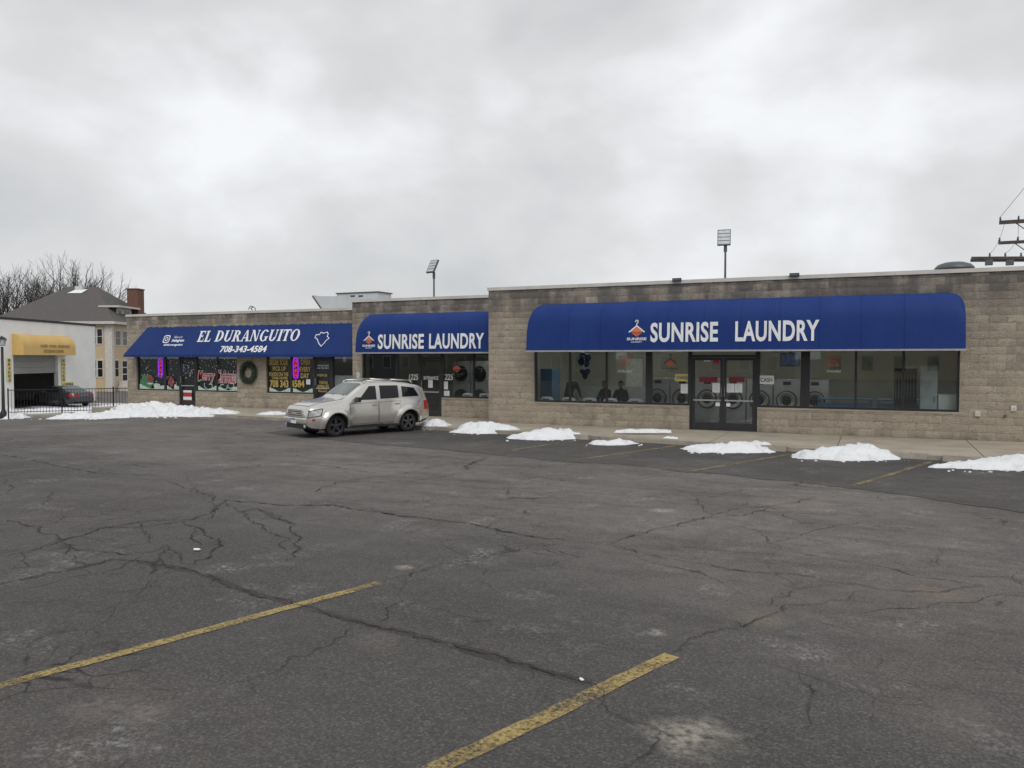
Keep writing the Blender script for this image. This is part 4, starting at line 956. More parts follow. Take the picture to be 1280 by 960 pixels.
def skin_person(label, loc, rz, joints, edges, mats, head, cat='person', s=1, face=True):
    o = thing('person', label, cat, loc, rz)
    me = bpy.data.meshes.new('body'); names = list(joints); idx = {n: i for i, n in enumerate(names)}
    me.from_pydata([joints[n][:3] for n in names], [(idx[a], idx[b]) for a, b in edges], [])
    b = bpy.data.objects.new('body', me); col.objects.link(b); b.parent = o; me.materials.append(M[mats[0]])
    md = b.modifiers.new('skin', 'SKIN'); b.modifiers.new('sub', 'SUBSURF').render_levels = 2; b.modifiers['sub'].levels = 1
    if not me.skin_vertices: me.attributes
    sv = me.skin_vertices[0].data if me.skin_vertices else None
    if sv:
        for n in names:
            r = joints[n][3]; sv[idx[n]].radius = (r, r*(joints[n][4] if len(joints[n]) > 4 else 1)); sv[idx[n]].use_root = (n == 'pelvis')
    hd = Vector(head[:3]); fr = Vector(head[3]).normalized(); up = Vector((0, 0, 1)); lt = up.cross(fr).normalized(); up = fr.cross(lt)
    mb = MB()
    for z, r, f in ((-.12, .035, .03), (-.105, .05, .03), (-.07, .066, .015), (-.02, .074, .005), (.03, .077, 0), (.07, .07, -.005), (.10, .045, -.01), (.115, .015, -.01)):
        for i in range(16):
            t = 2*math.pi*i/16; mb.v.append(hd+up*z+lt*(r*math.sin(t))+fr*(r*1.22*math.cos(t)+f))
    mb.f = [(j*16+i, j*16+(i+1) % 16, (j+1)*16+(i+1) % 16, (j+1)*16+i) for j in range(7) for i in range(16)]+[tuple(range(15, -1, -1)), tuple(range(112, 128))]; mb.mi = [0]*len(mb.f)
    h = mb.build('head', 'skin', o, local=True, smooth=True)
    n_ = MB(); n_.obox(hd+fr*.10+up*-.02, fr*.015, lt*.012, up*.022); n_.build('nose', 'skin', h, local=True)
    for k in (-1, 1):
        e = MB(); e.obox(hd+fr*.088+up*.012+lt*.03*k, fr*.004, lt*.012, up*.006); e.build('eye', 'hair', h, local=True)
        e = MB(); e.obox(hd+lt*.08*k, fr*.02, lt*.008, up*.03); e.build('ear', 'skin', h, local=True)
    e = MB(); e.obox(hd+fr*.088+up*-.06, fr*.004, lt*.022, up*.005); e.build('mouth', 'red', h, local=True)
    mb = MB()
    for z, r in ((-.07, .078), (0, .086), (.05, .088), (.09, .07), (.122, .03), (.13, .005)):
        for i in range(17):
            t = R(70)+R(220)*i/16
            if z > .045: t = 2*math.pi*i/16
            mb.v.append(hd+up*z+lt*(r*math.sin(t))+fr*(r*1.2*math.cos(t)))
    mb.f = [(j*17+i, j*17+i+1, (j+1)*17+i+1, (j+1)*17+i) for j in range(5) for i in range(16)]; mb.mi = [0]*len(mb.f)
    mb.build('hair', 'hair', h, local=True, smooth=True)
    # hands with fingers
    for key in ('handL', 'handR'):
        p = Vector(joints[key][:3]); w = Vector(joints['wrist'+key[-1]][:3]); d = (p-w).normalized(); sdv = d.orthogonal().normalized()
        hb = MB(); hb.obox(p+d*.02, d*.045, sdv*.038, d.cross(sdv)*.014)
        for i in range(4): hb.tube(p+d*.06+sdv*(-.028+.019*i), p+d*(.12+.012*(i in (1, 2)))+sdv*(-.03+.02*i)+d.cross(sdv)*.02, .009, .006, 6)
        hb.tube(p+sdv*.036, p+d*.05+sdv*.075, .010, .007, 6); hb.build('hand', 'skin', o, local=True)
    return o
sit = dict(pelvis=(0, 0, .52, .16, .85), belly=(0, .01, .70, .15, .8), chest=(0, .02, .92, .17, .75), neckb=(0, .03, 1.06, .09, .9), neck=(0, .04, 1.13, .055),
           shL=(-.17, .02, 1.0, .075), elL=(-.24, .10, .74, .055), wristL=(-.12, .30, .66, .04), handL=(-.09, .36, .66, .03), shR=(.17, .02, 1.0, .075), elR=(.24, .10, .74, .055), wristR=(.12, .30, .66, .04), handR=(.09, .36, .66, .03),
           hipL=(-.10, .06, .50, .10), knL=(-.12, .46, .50, .07), anL=(-.12, .46, .10, .045), toeL=(-.12, .62, .045, .04), hipR=(.10, .06, .50, .10), knR=(.12, .46, .50, .07), anR=(.12, .46, .10, .045), toeR=(.12, .62, .045, .04))
sed = [('pelvis', 'belly'), ('belly', 'chest'), ('chest', 'neckb'), ('neckb', 'neck')]+[e for q in 'LR' for e in (('chest', 'sh'+q), ('sh'+q, 'el'+q), ('el'+q, 'wrist'+q), ('wrist'+q, 'hand'+q), ('pelvis', 'hip'+q), ('hip'+q, 'kn'+q), ('kn'+q, 'an'+q), ('an'+q, 'toe'+q))]
def bench(X, Y, W):
    o = thing('bench', 'low dark bench inside the laundry with two people seated', 'bench', (X, Y, 0))
    MB().box(-W/2, W/2, -.2, .22, .36, .40).build('seat', 'dark', o, local=True)
    for s in (-1, 1): MB().box(s*W/2-s*.12-.03, s*W/2-s*.12+.03, -.18, .2, 0, .358).build('leg', 'pole', o, local=True)
pa, pb = P(757, 490, 26.4), P(776.5, 490, 26.4)
bench((pa.x+pb.x)/2, 26.45, 1.9)
skin_person('person in dark jacket seated inside the laundry, behind the window mullion', (pa.x, 26.4, .0), R(160), sit, sed, ('cloth_dark',), (0, .06, 1.25, (.1, 1, -.05)))
skin_person('person in charcoal jacket seated beside the mullion, under the orange window lettering', (pb.x, 26.4, .0), R(185), sit, sed, ('cloth_grey',), (0, .06, 1.25, (0, 1, -.1)))
bend = dict(pelvis=(0, 0, .92, .15, .85), belly=(0, .12, 1.08, .15, .8), chest=(0, .28, 1.22, .17, .8), neckb=(0, .38, 1.24, .09), neck=(0, .44, 1.22, .055), shL=(-.18, .26, 1.20, .08), elL=(-.27, .30, .93, .055), wristL=(-.22, .46, .78, .04), handL=(-.2, .52, .76, .03),
            shR=(.18, .26, 1.20, .08), elR=(.27, .30, .93, .055), wristR=(.22, .46, .78, .04), handR=(.2, .52, .76, .03), hipL=(-.09, 0, .84, .10), knL=(-.10, .04, .47, .07), anL=(-.10, -.02, .10, .05), toeL=(-.11, .13, .045, .04), hipR=(.09, 0, .84, .10), knR=(.10, .05, .47, .07), anR=(.10, -.02, .10, .05), toeR=(.11, .13, .045, .04))
pc = P(710.5, 490, 26.6)
skin_person('person in dark clothes bending forward behind the laundry window', (pc.x, 26.6, .0), R(-12), bend, sed, ('cloth_dark',), (0, .52, 1.16, (0, .6, -.8)))
def folding_table(X, Y, W, label):
    o = thing('folding_table', label, 'table', (X, Y, 0), group='blue tables in the laundry')
    MB().box(-W/2, W/2, -.35, .35, .90, .93).build('top', 'bluepaint', o, local=True); MB().box(-W/2, W/2, -.352, -.332, .68, .82).build('apron', 'bluepaint', o, local=True)
    for sx in (-1, 1):
        for sy in (-1, 1): MB().box(sx*(W/2-.05)-.025, sx*(W/2-.05)+.025, sy*.3-.025, sy*.3+.025, 0, .898).build('leg', 'bluepaint', o, local=True)
folding_table(-.85, 25.9, 1.5, 'blue laminate folding table in front of the last washer'); folding_table(.62, 25.9, 1.2, 'blue laminate folding table beside the tall grey cabinet')
def cabinet(x0, x1, y, z, mat, label, split=False):
    o = thing('cabinet', label, 'cabinet', ((x0+x1)/2, y, 0)); MB().box(x0, x1, y, y+.5, 0, z).build('carcass', mat, o)
    MB().box(x0+.01, x1-.01, y-.022, y-.002, .06, z-.02).build('door', mat, o); MB().box(x1-.08, x1-.06, y-.05, y-.022, z*.5, z*.5+.15).build('handle', 'chrome', o)
q0, q1, q2 = P(1150, 490, 24.3).x, P(1173, 490, 24.3).x, P(1196, 490, 24.3).x
cabinet(q0, q1-.02, 24.35, 1.93, 'cabinet', 'tall grey cabinet just inside the laundry window'); cabinet(q1, q2+.1, 24.35, 1.16, 'cabinet_white', 'low white cabinet just inside the end of the laundry window')
o = thing('vending_shelf', 'dark slatted rack between the blue table and the tall grey cabinet', 'rack', (q0-.35, 24.6, 0))
MB().box(q0-.62, q0-.06, 24.8, 25.2, 0, 1.85).build('body', 'dark', o)
for i in range(7): MB().box(q0-.60+.075*i, q0-.57+.075*i, 24.76, 24.795, 1.0, 1.7).build('slat', 'pole', o)
tv = thing('television', 'flat television showing a bright picture, hung over the washers', 'television', P(984, 458, 27.2)); t0, t1 = P(975, 458, 27.2), P(1000, 441, 27.2)
MB().box(t0.x, t1.x, 27.2, 27.27, t0.z, t1.z).build('case', 'dark', tv); MB().box(t0.x+.03, t1.x-.03, 27.194, 27.199, t0.z+.03, t1.z-.03).build('screen', 'tv', tv); MB().box((t0.x+t1.x)/2-.03, (t0.x+t1.x)/2+.03, 27.275, 27.33, t1.z-.1, 3.0).build('bracket', 'dark', tv)
def balloons(label, px, py, Y, n, r):
    c = P(px, py, Y); o = thing('balloon_cluster', label, 'balloons', c); rr = random.Random(n)
    for i in range(n):
        a = 2*math.pi*i/n+.5; q = c+Vector((math.cos(a)*r*.9, rr.uniform(-.05, .05), math.sin(a)*r*.9))
        MB().lathe([(0.004, -r*1.0), (r*.45, -r*.7), (r*.75, -.2*r), (r*.8, .2*r), (r*.55, .65*r), (.01, .85*r)], 14, q).build('balloon', 'foil', o, smooth=True)
    MB().tube(c, (c.x, c.y, 2.995), .004, n=4).build('string', 'white', o)
balloons('upper bunch of dark blue foil balloons hanging in the laundry', 731, 449.5, 25.6, 4, .15); balloons('lower bunch of dark blue foil balloons hanging in the laundry', 731.5, 466, 25.65, 3, .12)
# dark wainscot and shelf along the laundry's far wall
MB().box(-11.5, -6.6, 31.9, 32.6, 0, .95).build('counter', 'cabinet', bR); MB().box(-9.6, -8.9, 32.66, 32.74, 0, 2.1).build('inner_door', 'cabinet_white', bR); MB().box(-11.0, -10.55, 26.6, 27.4, 0, 1.75).build('vending_machine', 'bluepaint', bR)

# ------------------------------------------------------------------ fixtures on the walls and roof
def wall_box(px, py, label):
    q = P(px, py, YR-.03); o = thing('outlet_box', label, 'outlet box', (q.x, YR-.03, q.z-.07), group=None)
    MB().box(q.x-.062, q.x+.062, YR-.05, YR+.02, q.z-.07, q.z+.07).build('case', 'coping', o); MB().box(q.x-.045, q.x+.045, YR-.058, YR-.051, q.z-.05, q.z+.05).build('cover', 'cream', o); MB().box(q.x-.018, q.x+.018, YR-.061, YR-.0585, q.z-.018, q.z+.012).build('socket', 'trim', o)
wall_box(1222, 517, 'small cream outlet box on the block wall, lower and closer to the window'); wall_box(1267, 510.5, 'small cream outlet box on the block wall, higher and further past the window')
q = P(1256, 520, YR-.03); o = thing('pipe_stub', 'short rusty pipe stub sticking out between the two outlet boxes', 'pipe', (q.x, YR, q.z)); MB().tube((q.x, YR+.03, q.z), (q.x, YR-.07, q.z-.015), .022).build('pipe', 'wood', o); MB().lathe([(.03, -.012), (.03, .012)], 10, (q.x, YR-.035, q.z), axis='Y').build('collar', 'wood', o)
for px, py, lb in ((846, 348.5, 'small dark floodlight clipped to the laundry coping above the awning lettering'), (993, 342.2, 'small dark floodlight on the laundry coping, past the tall light pole')):
    q = P(px, py, YR-.1); o = thing('parapet_light', lb, 'floodlight', (q.x, YR-.1, q.z)); MB().box(q.x-.13, q.x+.13, YR-.13, YR-.048, q.z-.07, q.z+.02).build('case', 'dark', o); MB().box(q.x-.11, q.x+.11, YR-.137, YR-.131, q.z-.055, q.z+.008).build('lens', 'pole', o)
def wreath():
    c = P(310.5, 466, YL-.08); o = thing('wreath', 'dark evergreen wreath hung on the block wall between the restaurant windows', 'wreath', (c.x, YL-.08, c.z-.5)); r = random.Random(3); mb = MB()
    for i in range(1500):
        t = r.uniform(0, 6.283); ph = r.uniform(0, 6.283); rr = .36+.10*math.cos(ph); y = YL-.10+.09*math.sin(ph)
        p = Vector((c.x+rr*math.cos(t), y, c.z+rr*math.sin(t))); d = Vector((math.cos(t)*math.cos(ph)-.5*math.sin(t), math.sin(ph)*1.0, math.sin(t)*math.cos(ph)+.5*math.cos(t))).normalized()
        d = (d+Vector((r.uniform(-.5, .5), r.uniform(-.5, .5), r.uniform(-.5, .5)))).normalized(); u = d.orthogonal().normalized()*.007; L = r.uniform(.04, .09)
        if p.y > YL-.02: p.y = YL-.03
        q = p+d*L; q.y = min(q.y, YL-.025); mb.add([p-u, p+u, q], [(0, 1, 2)])
    mb.build('needles', 'needle', o, fixn=False)
    vs = MB(); n = 24
    vs.grid(lambda u, v: (c.x+(.36+.075*math.cos(6.283*v))*math.cos(6.283*u), YL-.105+.07*math.sin(6.283*v), c.z+(.36+.075*math.cos(6.283*v))*math.sin(6.283*u)), 32, 10); vs.build('ring', 'needle', o, smooth=True)
wreath()
def flood_pole(px, ytop, ybot, Y, label, tilt, yawd):
    a, b = P(px, ytop, Y), P(px, ybot, Y); base = Vector((b.x, Y, gh(b.x, Y)))
    o = thing('light_pole', label, 'light pole', base, group='flood poles behind the shops')
    MB().tube(base, (b.x, Y, a.z-.75), .075, .055, 10).build('pole', 'pole', o); MB().tube((b.x, Y, a.z-1.05), (b.x, Y, a.z-.62), .10, .085, 10).build('mount', 'pole', o)
    s = .36; rt = Matrix.Rotation(R(yawd), 3, 'Z') @ Matrix.Rotation(R(tilt), 3, 'X')
    c = Vector((b.x-.07, Y-.05, a.z-.27)); ax, ay, az = rt @ Vector((s, 0, 0)), rt @ Vector((0, .06, 0)), rt @ Vector((0, 0, .47))
    MB().obox(c, ax, ay, az).build('head', 'pole', o)
    for i in range(4):
        k = -.70+.465*i; MB().obox(c-ay*1.08+az*k, ax*.88, ay*.06, az*.18).build('lens', 'lens', o)
    MB().tube((b.x, Y, a.z-.65), c-az*.9, .05, .05, 8).build('arm', 'pole', o)
flood_pole(542.5, 328, 372, 46, 'shorter looking flood light pole rising behind the middle shop, four lens rows tilted', -28, -18); flood_pole(906.5, 291, 342, 46, 'flood light pole rising behind the long laundry awning', -18, 8)
def roof_unit():
    Y = 31; o = thing('rooftop_unit', 'white sheet metal rooftop unit with slanted hood behind the restaurant parapet', 'rooftop unit', (P(445, 380, Y).x, Y, 3.5))
    a, b = P(421, 367.5, Y), P(472.5, 364.5, Y); z0 = 3.56
    mb = MB(); mb.box(a.x, b.x, Y, Y+1.1, z0, a.z); mb.build('cabinet', 'panel_white', o)
    l = P(390, 370, Y); k = P(411, 388, Y); mb = MB(); mb.prism([(a.x, Y+.05, z0), (a.x, Y+.05, a.z-.1), (l.x, Y+.05, l.z), (k.x, Y+.05, z0+.35), (k.x+.1, Y+.05, z0)], (0, .9, 0)); mb.build('hood', 'panel_white', o)
    MB().box(a.x-.04, b.x+.05, Y-.04, Y+1.15, a.z, a.z+.05).build('cap', 'pole', o)
    MB().obox(((l.x+k.x)/2, Y+.5, (l.z+z0+.35)/2), Vector((k.x-l.x, 0, z0+.35-l.z))*.5, (0, .48, 0), (.02, 0, .03)).build('hood_edge', 'pole', o)
    for px in (441, 451): q = P(px, 370, Y); MB().box(q.x-.12, q.x+.12, Y-.02, Y+.01, q.z-.03, q.z+.03).build('vent', 'dark', o)
    for i in range(1, 4): x = a.x+(b.x-a.x)*i/4; MB().box(x-.012, x+.012, Y-.012, Y+.01, z0, a.z-.01).build('seam', 'coping', o)
roof_unit()
c = P(1193, 334, 31); o = thing('roof_vent', 'low grey domed vent on the laundry roof beside the crossarms', 'roof vent', (c.x, 31, 3.7))
zt = P(1193, 327, 31).z; MB().lathe([(.45, 3.86), (.45, zt-.28)], 20, (c.x, 31, 0)).build('stack', 'pole', o); MB().lathe([(.62, zt-.28), (.60, zt-.2), (.5, zt-.1), (.3, zt-.03), (.02, zt)], 24, (c.x, 31, 0)).build('dome', 'pole', o, smooth=True)
c = P(315, 386, YL+.6); o = thing('roof_antenna', 'small bent conduit antenna on the restaurant parapet', 'antenna', (c.x, c.y, 3.55)); z = c.z
MB().path([(c.x+.18, c.y, 3.55), (c.x+.18, c.y, z+.02), (c.x+.05, c.y, z+.10), (c.x-.1, c.y, z+.12), (c.x-.2, c.y, z-.02)], .018).build('conduit', 'pole', o); MB().path([(c.x+.08, c.y, z+.09), (c.x-.06, c.y, z+.02), (c.x+.02, c.y, z-.06)], .02).build('bracket', 'pole', o)

# utility pole
def util_pole():
    Y = 46; b = P(1292, 300, Y); base = Vector((b.x, Y, gh(b.x, Y))); o = thing('utility_pole', 'wooden utility pole with three levels of crossarms behind the laundry roof', 'utility pole', base); top = P(1292, 255, Y).z
    MB().tube(base, (b.x, Y, top), .17, .12, 12).build('pole', 'wood', o)
    ends = []
    for (px, py, w, dbl) in ((1249, 277.5, .09, 0), (1248, 303, .075, 0), (1214, 325, .07, 1)):
        q = P(px, py, Y-.15); L = b.x-q.x; dy = .0
        for k in ((0, .36) if dbl else (0,)):
            a = MB(); a.obox((b.x, Y-.16-k*.0+k*1.0, q.z-.03-k*.2), (L, -.0, -.0 if not dbl else -.12), (0, .055, 0), (0, 0, w)); a.build('crossarm', 'wood', o)
        for f in ((-.97, -.45, .5, .97) if not dbl else (-.7, -.45, -.2, .3, .7)):
            x = b.x+L*f; z = q.z+(0 if not dbl else -.12*f)
            ins = MB(); ins.lathe([(.03, 0), (.055, .05), (.03, .08), (.05, .12), (.02, .18)], 8, (x, Y-.16, z+w-.02)); ins.build('insulator', 'pole', o, smooth=True); ends.append(Vector((x, Y-.16, z+w+.15)))
        if not dbl: MB().tube((b.x-L*.55, Y-.1, q.z-.05), (b.x, Y-.12, q.z-.75), .025, n=5).build('brace', 'pole', o)
    for px in (1236, 1262): q = P(px, 326.5, Y-.1); MB().box(q.x-.16, q.x+.16, Y-.3, Y-.02, q.z-.2, q.z+.06).build('cutout', 'pole', o)
    def wire(a, bb, sag, r=.010, n=10):
        pts = []
        for i in range(n+1):
            t = i/n; p = a.lerp(bb, t); p.z -= sag*4*t*(1-t); pts.append(p)
        MB().path(pts, r, 4).build('wire', 'dark', o)
    wire(ends[0], Vector((b.x+2, 4, top+6)), .4); wire(ends[4], Vector((ends[0].x+.2, Y-.16, ends[0].z-.2)), .1); wire(ends[8], ends[4], .15); wire(ends[9], ends[5], .15); wire(ends[5], Vector((ends[1].x, ends[1].y, ends[1].z-.2)), .05)
    for e in (ends[3], ends[7], ends[12]): wire(e, Vector((e.x+45, e.y-10, e.z)), 1.2)
util_pole()

# ------------------------------------------------------------------ cars
def interp(tab, s):
    if s <= tab[0][0]: return tab[0][1]
    for (a, u), (b, v) in zip(tab, tab[1:]):
        if s <= b: t = (s-a)/(b-a); return u+(v-u)*t
    return tab[-1][1]
def smooth_tab(tab, n=120):
    lo, hi = tab[0][0], tab[-1][0]; v = [interp(tab, lo+(hi-lo)*i/n) for i in range(n+1)]
    for _ in range(3): v = [v[0]]+[(v[i-1]+2*v[i]+v[i+1])/4 for i in range(1, n)]+[v[n]]
    return [(lo+(hi-lo)*i/n, v[i]) for i in range(n+1)]
UP = [(1, 0), (.985, .12), (.96, .3), (.93, .5), (.895, .7), (.855, .84), (.79, .93), (.66, .975), (.45, .992), (.2, 1), (0, 1)]
def make_car(name, label, loc, rz, spec, paint, glass='car_glass'):
    o = thing(name, label, 'car', loc, rz); L = spec['L']
    top, belt, bot, wid = (smooth_tab(spec[k]) for k in ('top', 'belt', 'bot', 'wid'))
    ws = spec['wheels']; wr = spec['wr']; bulge = spec.get('bulge', .03)
    def lower(s, t):
        z0, z1 = interp(bot, s), interp(belt, s); z = z0+(z1-z0)*t; w = interp(wid, s)
        k = .915+.085*math.sin(min(1, t/.5)*math.pi/2) if t < .5 else 1-.03*((t-.5)/.5)**2
        b = sum(bulge*math.exp(-((s-q)/.50)**6) for q in ws)*math.sin(math.pi*min(1, max(0, (t+.05)*.95)))
        return w*k+b, z
    def upper(s, i):
        z1, zt, w = interp(belt, s), interp(top, s), interp(wid, s)*.97; u, v = UP[i]; 
        return w*u, z1+(zt-z1)*v
    nl = 10
    def section(s): return [(0, interp(bot, s))]+[lower(s, i/nl) for i in range(nl)]+[upper(s, i) for i in range(len(UP))]
    def side_y(s, z):
        pts = section(s)[1:]
        for (y0, z0), (y1, z1) in zip(pts, pts[1:]):
            if z0 <= z <= z1+1e-6 and z1 > z0: t = (z-z0)/(z1-z0); return y0+(y1-y0)*t
        return pts[-3][0]
    ss = [0]+[.02, .05, .09, .14]+[.2+.05*i for i in range(int((L-.4)/.05)+1)]+[L-.14, L-.09, L-.05, L-.02, L]
    ss = sorted(set(round(x, 3) for x in ss)); mb = MB(); rows = []
    for s in ss:
        half = section(s); rows.append([(L/2-s, y, z) for y, z in half]+[(L/2-s, -y, z) for y, z in reversed(half[1:-1])])
    m = len(rows[0]); mb.add([p for r in rows for p in r], [(i*m+j, i*m+(j+1) % m, (i+1)*m+(j+1) % m, (i+1)*m+j) for i in range(len(ss)-1) for j in range(m)]+[tuple(range(m)), tuple((len(ss)-1)*m+j for j in range(m-1, -1, -1))])
    body = mb.build('body', paint, o, local=True, smooth=True)
    cut = MB()
    for q in ws:
        for sy in (-1, 1): cut.lathe([(wr+.055, -.24), (wr+.055, .24)], 32, (L/2-q, sy*(interp(wid, q)-.10), wr), axis='Y')
    co = cut.build('c', 'dark', None, local=True); bpy.context.view_layer.update()
    md = body.modifiers.new('b', 'BOOLEAN'); md.object = co; md.solver = 'EXACT'; md.use_self = True
    # cutter must share the body's frame
    co.parent = o; bpy.context.view_layer.update()
    me = bpy.data.meshes.new_from_object(body.evaluated_get(bpy.context.evaluated_depsgraph_get())); body.modifiers.clear(); body.data = me
    bpy.data.objects.remove(co)
    for p in me.polygons: p.use_smooth = p.area < .05
    me.materials.clear(); me.materials.append(M[paint]); me.materials.append(M['dark'])
    for p in me.polygons:
        c = p.center; s = L/2-c.x
        if c.z < interp(bot, s)+.04: p.material_index = 1
        for q in ws:
            d = math.hypot(s-q, c.z-wr)
            if abs(d-(wr+.055)) < .012 and abs(p.normal.y) < .4: p.material_index = 1
            if d < wr+.05: p.material_index = 1
    def panel(name, quad, mat, parent, sgn, off=.006, nu=10, nv=6, rnd_=.0):
        a, b, c, d = [Vector(q) for q in quad]
        k = MB()
        def fn(u, v):
            p = (a*(1-u)+b*u)*(1-v)+(d*(1-u)+c*u)*v
            return (L/2-p.x, sgn*(side_y(p.x, p.y)+off), p.y)
        k.grid(fn, nu, nv); ob = k.build(name, mat, parent, local=True, smooth=True, fixn=False)
        if sgn > 0: ob.data.flip_normals()
        return ob
    for sgn in (1, -1):
        for q in spec['windows']: panel('side_window', q, glass, o, sgn, .005)
        for q, hx in spec['doors']:
            panel('door_seam', [(q[0][0]-.012, q[0][1]-.012), (q[1][0]+.012, q[1][1]-.012), (q[2][0]+.012, q[2][1]+.012), (q[3][0]-.012, q[3][1]+.012)], 'dark', o, sgn, .0025)
            dd = panel('door', q, paint, o, sgn, .006)
            y = side_y(hx, q[2][1]-.07); k = MB(); k.obox((L/2-hx, sgn*(y+.025), q[2][1]-.07), (.085, 0, 0), (0, .016, 0), (0, 0, .015)); k.build('handle', paint if spec.get('hand') else 'chrome', dd, local=True)
        # mirror
        mx = spec['mirror']; y = side_y(mx, interp(belt, mx)+.02); k = MB(); k.obox((L/2-mx, sgn*(y+.12), interp(belt, mx)+.09), (.055, 0, 0), (0, .10, 0), (0, 0, .075)); k.tube((L/2-mx, sgn*y*.97, interp(belt, mx)+.03), (L/2-mx, sgn*(y+.06), interp(belt, mx)+.06), .03, n=6)
        mo = k.build('mirror', 'dark' if spec.get('dmir') else paint, o, local=True); bv = mo.modifiers.new('b', 'BEVEL'); bv.width = .02; bv.segments = 2
        for q in ws:
            y = interp(wid, q)-.035; w = thing_part('wheel', o, (L/2-q, sgn*(y-.10), wr))
            wheel(w, wr, .205, spec['rim'], sgn)
            k = MB(); R0 = wr+.055; fw, fp_ = spec.get('flare', .055), spec.get('proud', .022)     # wheel-arch flare
            pts = []
            for i in range(25):
                t = R(-8+196*i/24); s_, z_ = q-R0*math.cos(t), wr+R0*math.sin(t)
                if z_ < interp(bot, s_)+.01: continue
                pts.append((s_, z_))
            for (s0, z0), (s1, z1) in zip(pts, pts[1:]):
                c0 = Vector((q, wr)); prev = None
                cols = []
                for (sa, za) in ((s0, z0), (s1, z1)):
                    e = (Vector((sa, za))-c0).normalized(); colp = [(L/2-sa, sgn*(side_y(sa, za)-.06), za)]
                    for f in (0, .25, .5, .75, 1):
                        sx, zx = sa+e.x*fw*f, za+e.y*fw*f; zx = min(zx, interp(belt, sx)+.02); colp.append((L/2-sx, sgn*(side_y(sx, zx)+.003+fp_*math.cos(f*math.pi/2)**1.0*(1 if f < 1 else 0)), zx))
                    cols.append(colp)
                m_ = len(cols[0]); k.add(cols[0]+cols[1], [(t, t+1, m_+t+1, m_+t) for t in range(m_-1)])
            k.build('wheel_arch', paint, o, local=True, smooth=True)
    def top_panel(name, s0, s1, f0, f1, mat, off=.006):
        k = MB()
        def fn(u, v):
            s = s0+(s1-s0)*v; fr = f0+(f1-f0)*v; yy = (2*u-1)*fr*interp(wid, s)*.97; pts = [upper(s, i) for i in range(len(UP))]; z = pts[-1][1]
            for (ya, za), (yb, zb) in zip(pts, pts[1:]):
                if yb <= abs(yy) <= ya and ya > yb: z = za+(zb-za)*(ya-abs(yy))/(ya-yb)
            return (L/2-s, yy, z+off)
        k.grid(fn, 14, 10); return k.build(name, mat, o, local=True, smooth=True)
    for nm, s0, s1, f0, f1 in spec.get('hood', []):
        top_panel('hood_seam', s0-.012, s1+.012, f0+.014, f1+.014, 'dark', .002); top_panel(nm, s0, s1, f0, f1, paint, .008)
    for nm, s0, s1, f0, f1 in spec['tops']: top_panel(nm, s0, s1, f0, f1, 'screen_glass')
    return o, dict(section=section, side_y=side_y, panel=panel, L=L, wid=wid, top=top, belt=belt, bot=bot)
def thing_part(name, parent, loc):
    e = bpy.data.objects.new(name, None); col.objects.link(e); e.parent = parent; e.location = loc; return e
def wheel(w, r, wd, rim, sgn):
    MB().lathe([(r*.66, -wd/2+.01), (r*.9, -wd/2), (r*.985, -wd/2+.03), (r, 0), (r*.985, wd/2-.03), (r*.9, wd/2), (r*.66, wd/2-.01)], 36, axis='Y', caps=False).build('tyre', 'rubber', w, local=True, smooth=True)
    k = MB(); y = sgn*(wd/2-.03)
    k.lathe([(r*.69, y-.02*sgn), (r*.69, y+.028*sgn), (r*.62, y+.026*sgn), (r*.60, y-.03*sgn)], 32, axis='Y', caps=False)
    for i in range(5):
        t = 2*math.pi*i/5+.3; d = Vector((math.cos(t), 0, math.sin(t))); n = Vector((-math.sin(t), 0, math.cos(t)))
        k.obox(d*r*.36+Vector((0, y+.005*sgn, 0)), d*r*.29, Vector((0, .014, 0)), n*r*.095)
    k.lathe([(r*.17, y-.01*sgn), (r*.16, y+.022*sgn), (.01, y+.025*sgn)], 16, axis='Y'); k.build('rim', rim, w, local=True)
    MB().lathe([(r*.6, y-.06*sgn), (.01, y-.061*sgn)], 24, axis='Y').build('brake_disc', 'dark', w, local=True)
hhr = dict(L=4.475, top=[(0, .74), (.015, .85), (.08, .92), (.40, 1.02), (.90, 1.09), (1.22, 1.14), (1.28, 1.18), (1.84, 1.56), (2.0, 1.625), (2.4, 1.66), (3.0, 1.65), (3.6, 1.595), (4.05, 1.51), (4.25, 1.42), (4.38, 1.15), (4.43, .95), (4.475, .80)],
           belt=[(0, .66), (.05, .76), (.2, .83), (.6, .92), (1.3, 1.0), (2.2, 1.03), (3.4, 1.06), (4.2, 1.06), (4.38, .98), (4.475, .72)], bot=[(0, .42), (.06, .28), (.3, .22), (1, .24), (3.4, .24), (4.1, .28), (4.4, .36), (4.475, .46)],
           wid=[(0, .62), (.04, .70), (.15, .765), (.4, .80), (1, .81), (2.2, .825), (3.6, .81), (4.1, .79), (4.35, .75), (4.475, .66)], wheels=(.93, 3.56), wr=.335, bulge=.085, rim='rim_black', flare=.16, proud=.045, dmir=True, mirror=1.62, hand=False,
           windows=[[(1.72, 1.08), (2.36, 1.08), (2.36, 1.50), (2.13, 1.50)], [(2.50, 1.09), (3.20, 1.11), (3.20, 1.50), (2.50, 1.51)], [(3.34, 1.13), (4.0, 1.14), (3.84, 1.41), (3.34, 1.47)]],
           doors=[([(1.40, .36), (2.40, .36), (2.40, .99), (1.40, .97)], 2.27), ([(2.44, .36), (3.12, .36), (3.24, 1.0), (2.44, .99)], 3.10)],
           hood=[('hood', .16, 1.26, .72, .82)], tops=[('windscreen', 1.38, 1.92, .80, .74), ('rear_window', 4.26, 4.36, .72, .80)])
fc, rc = G(419.6, 546.5), G(511, 539.5)
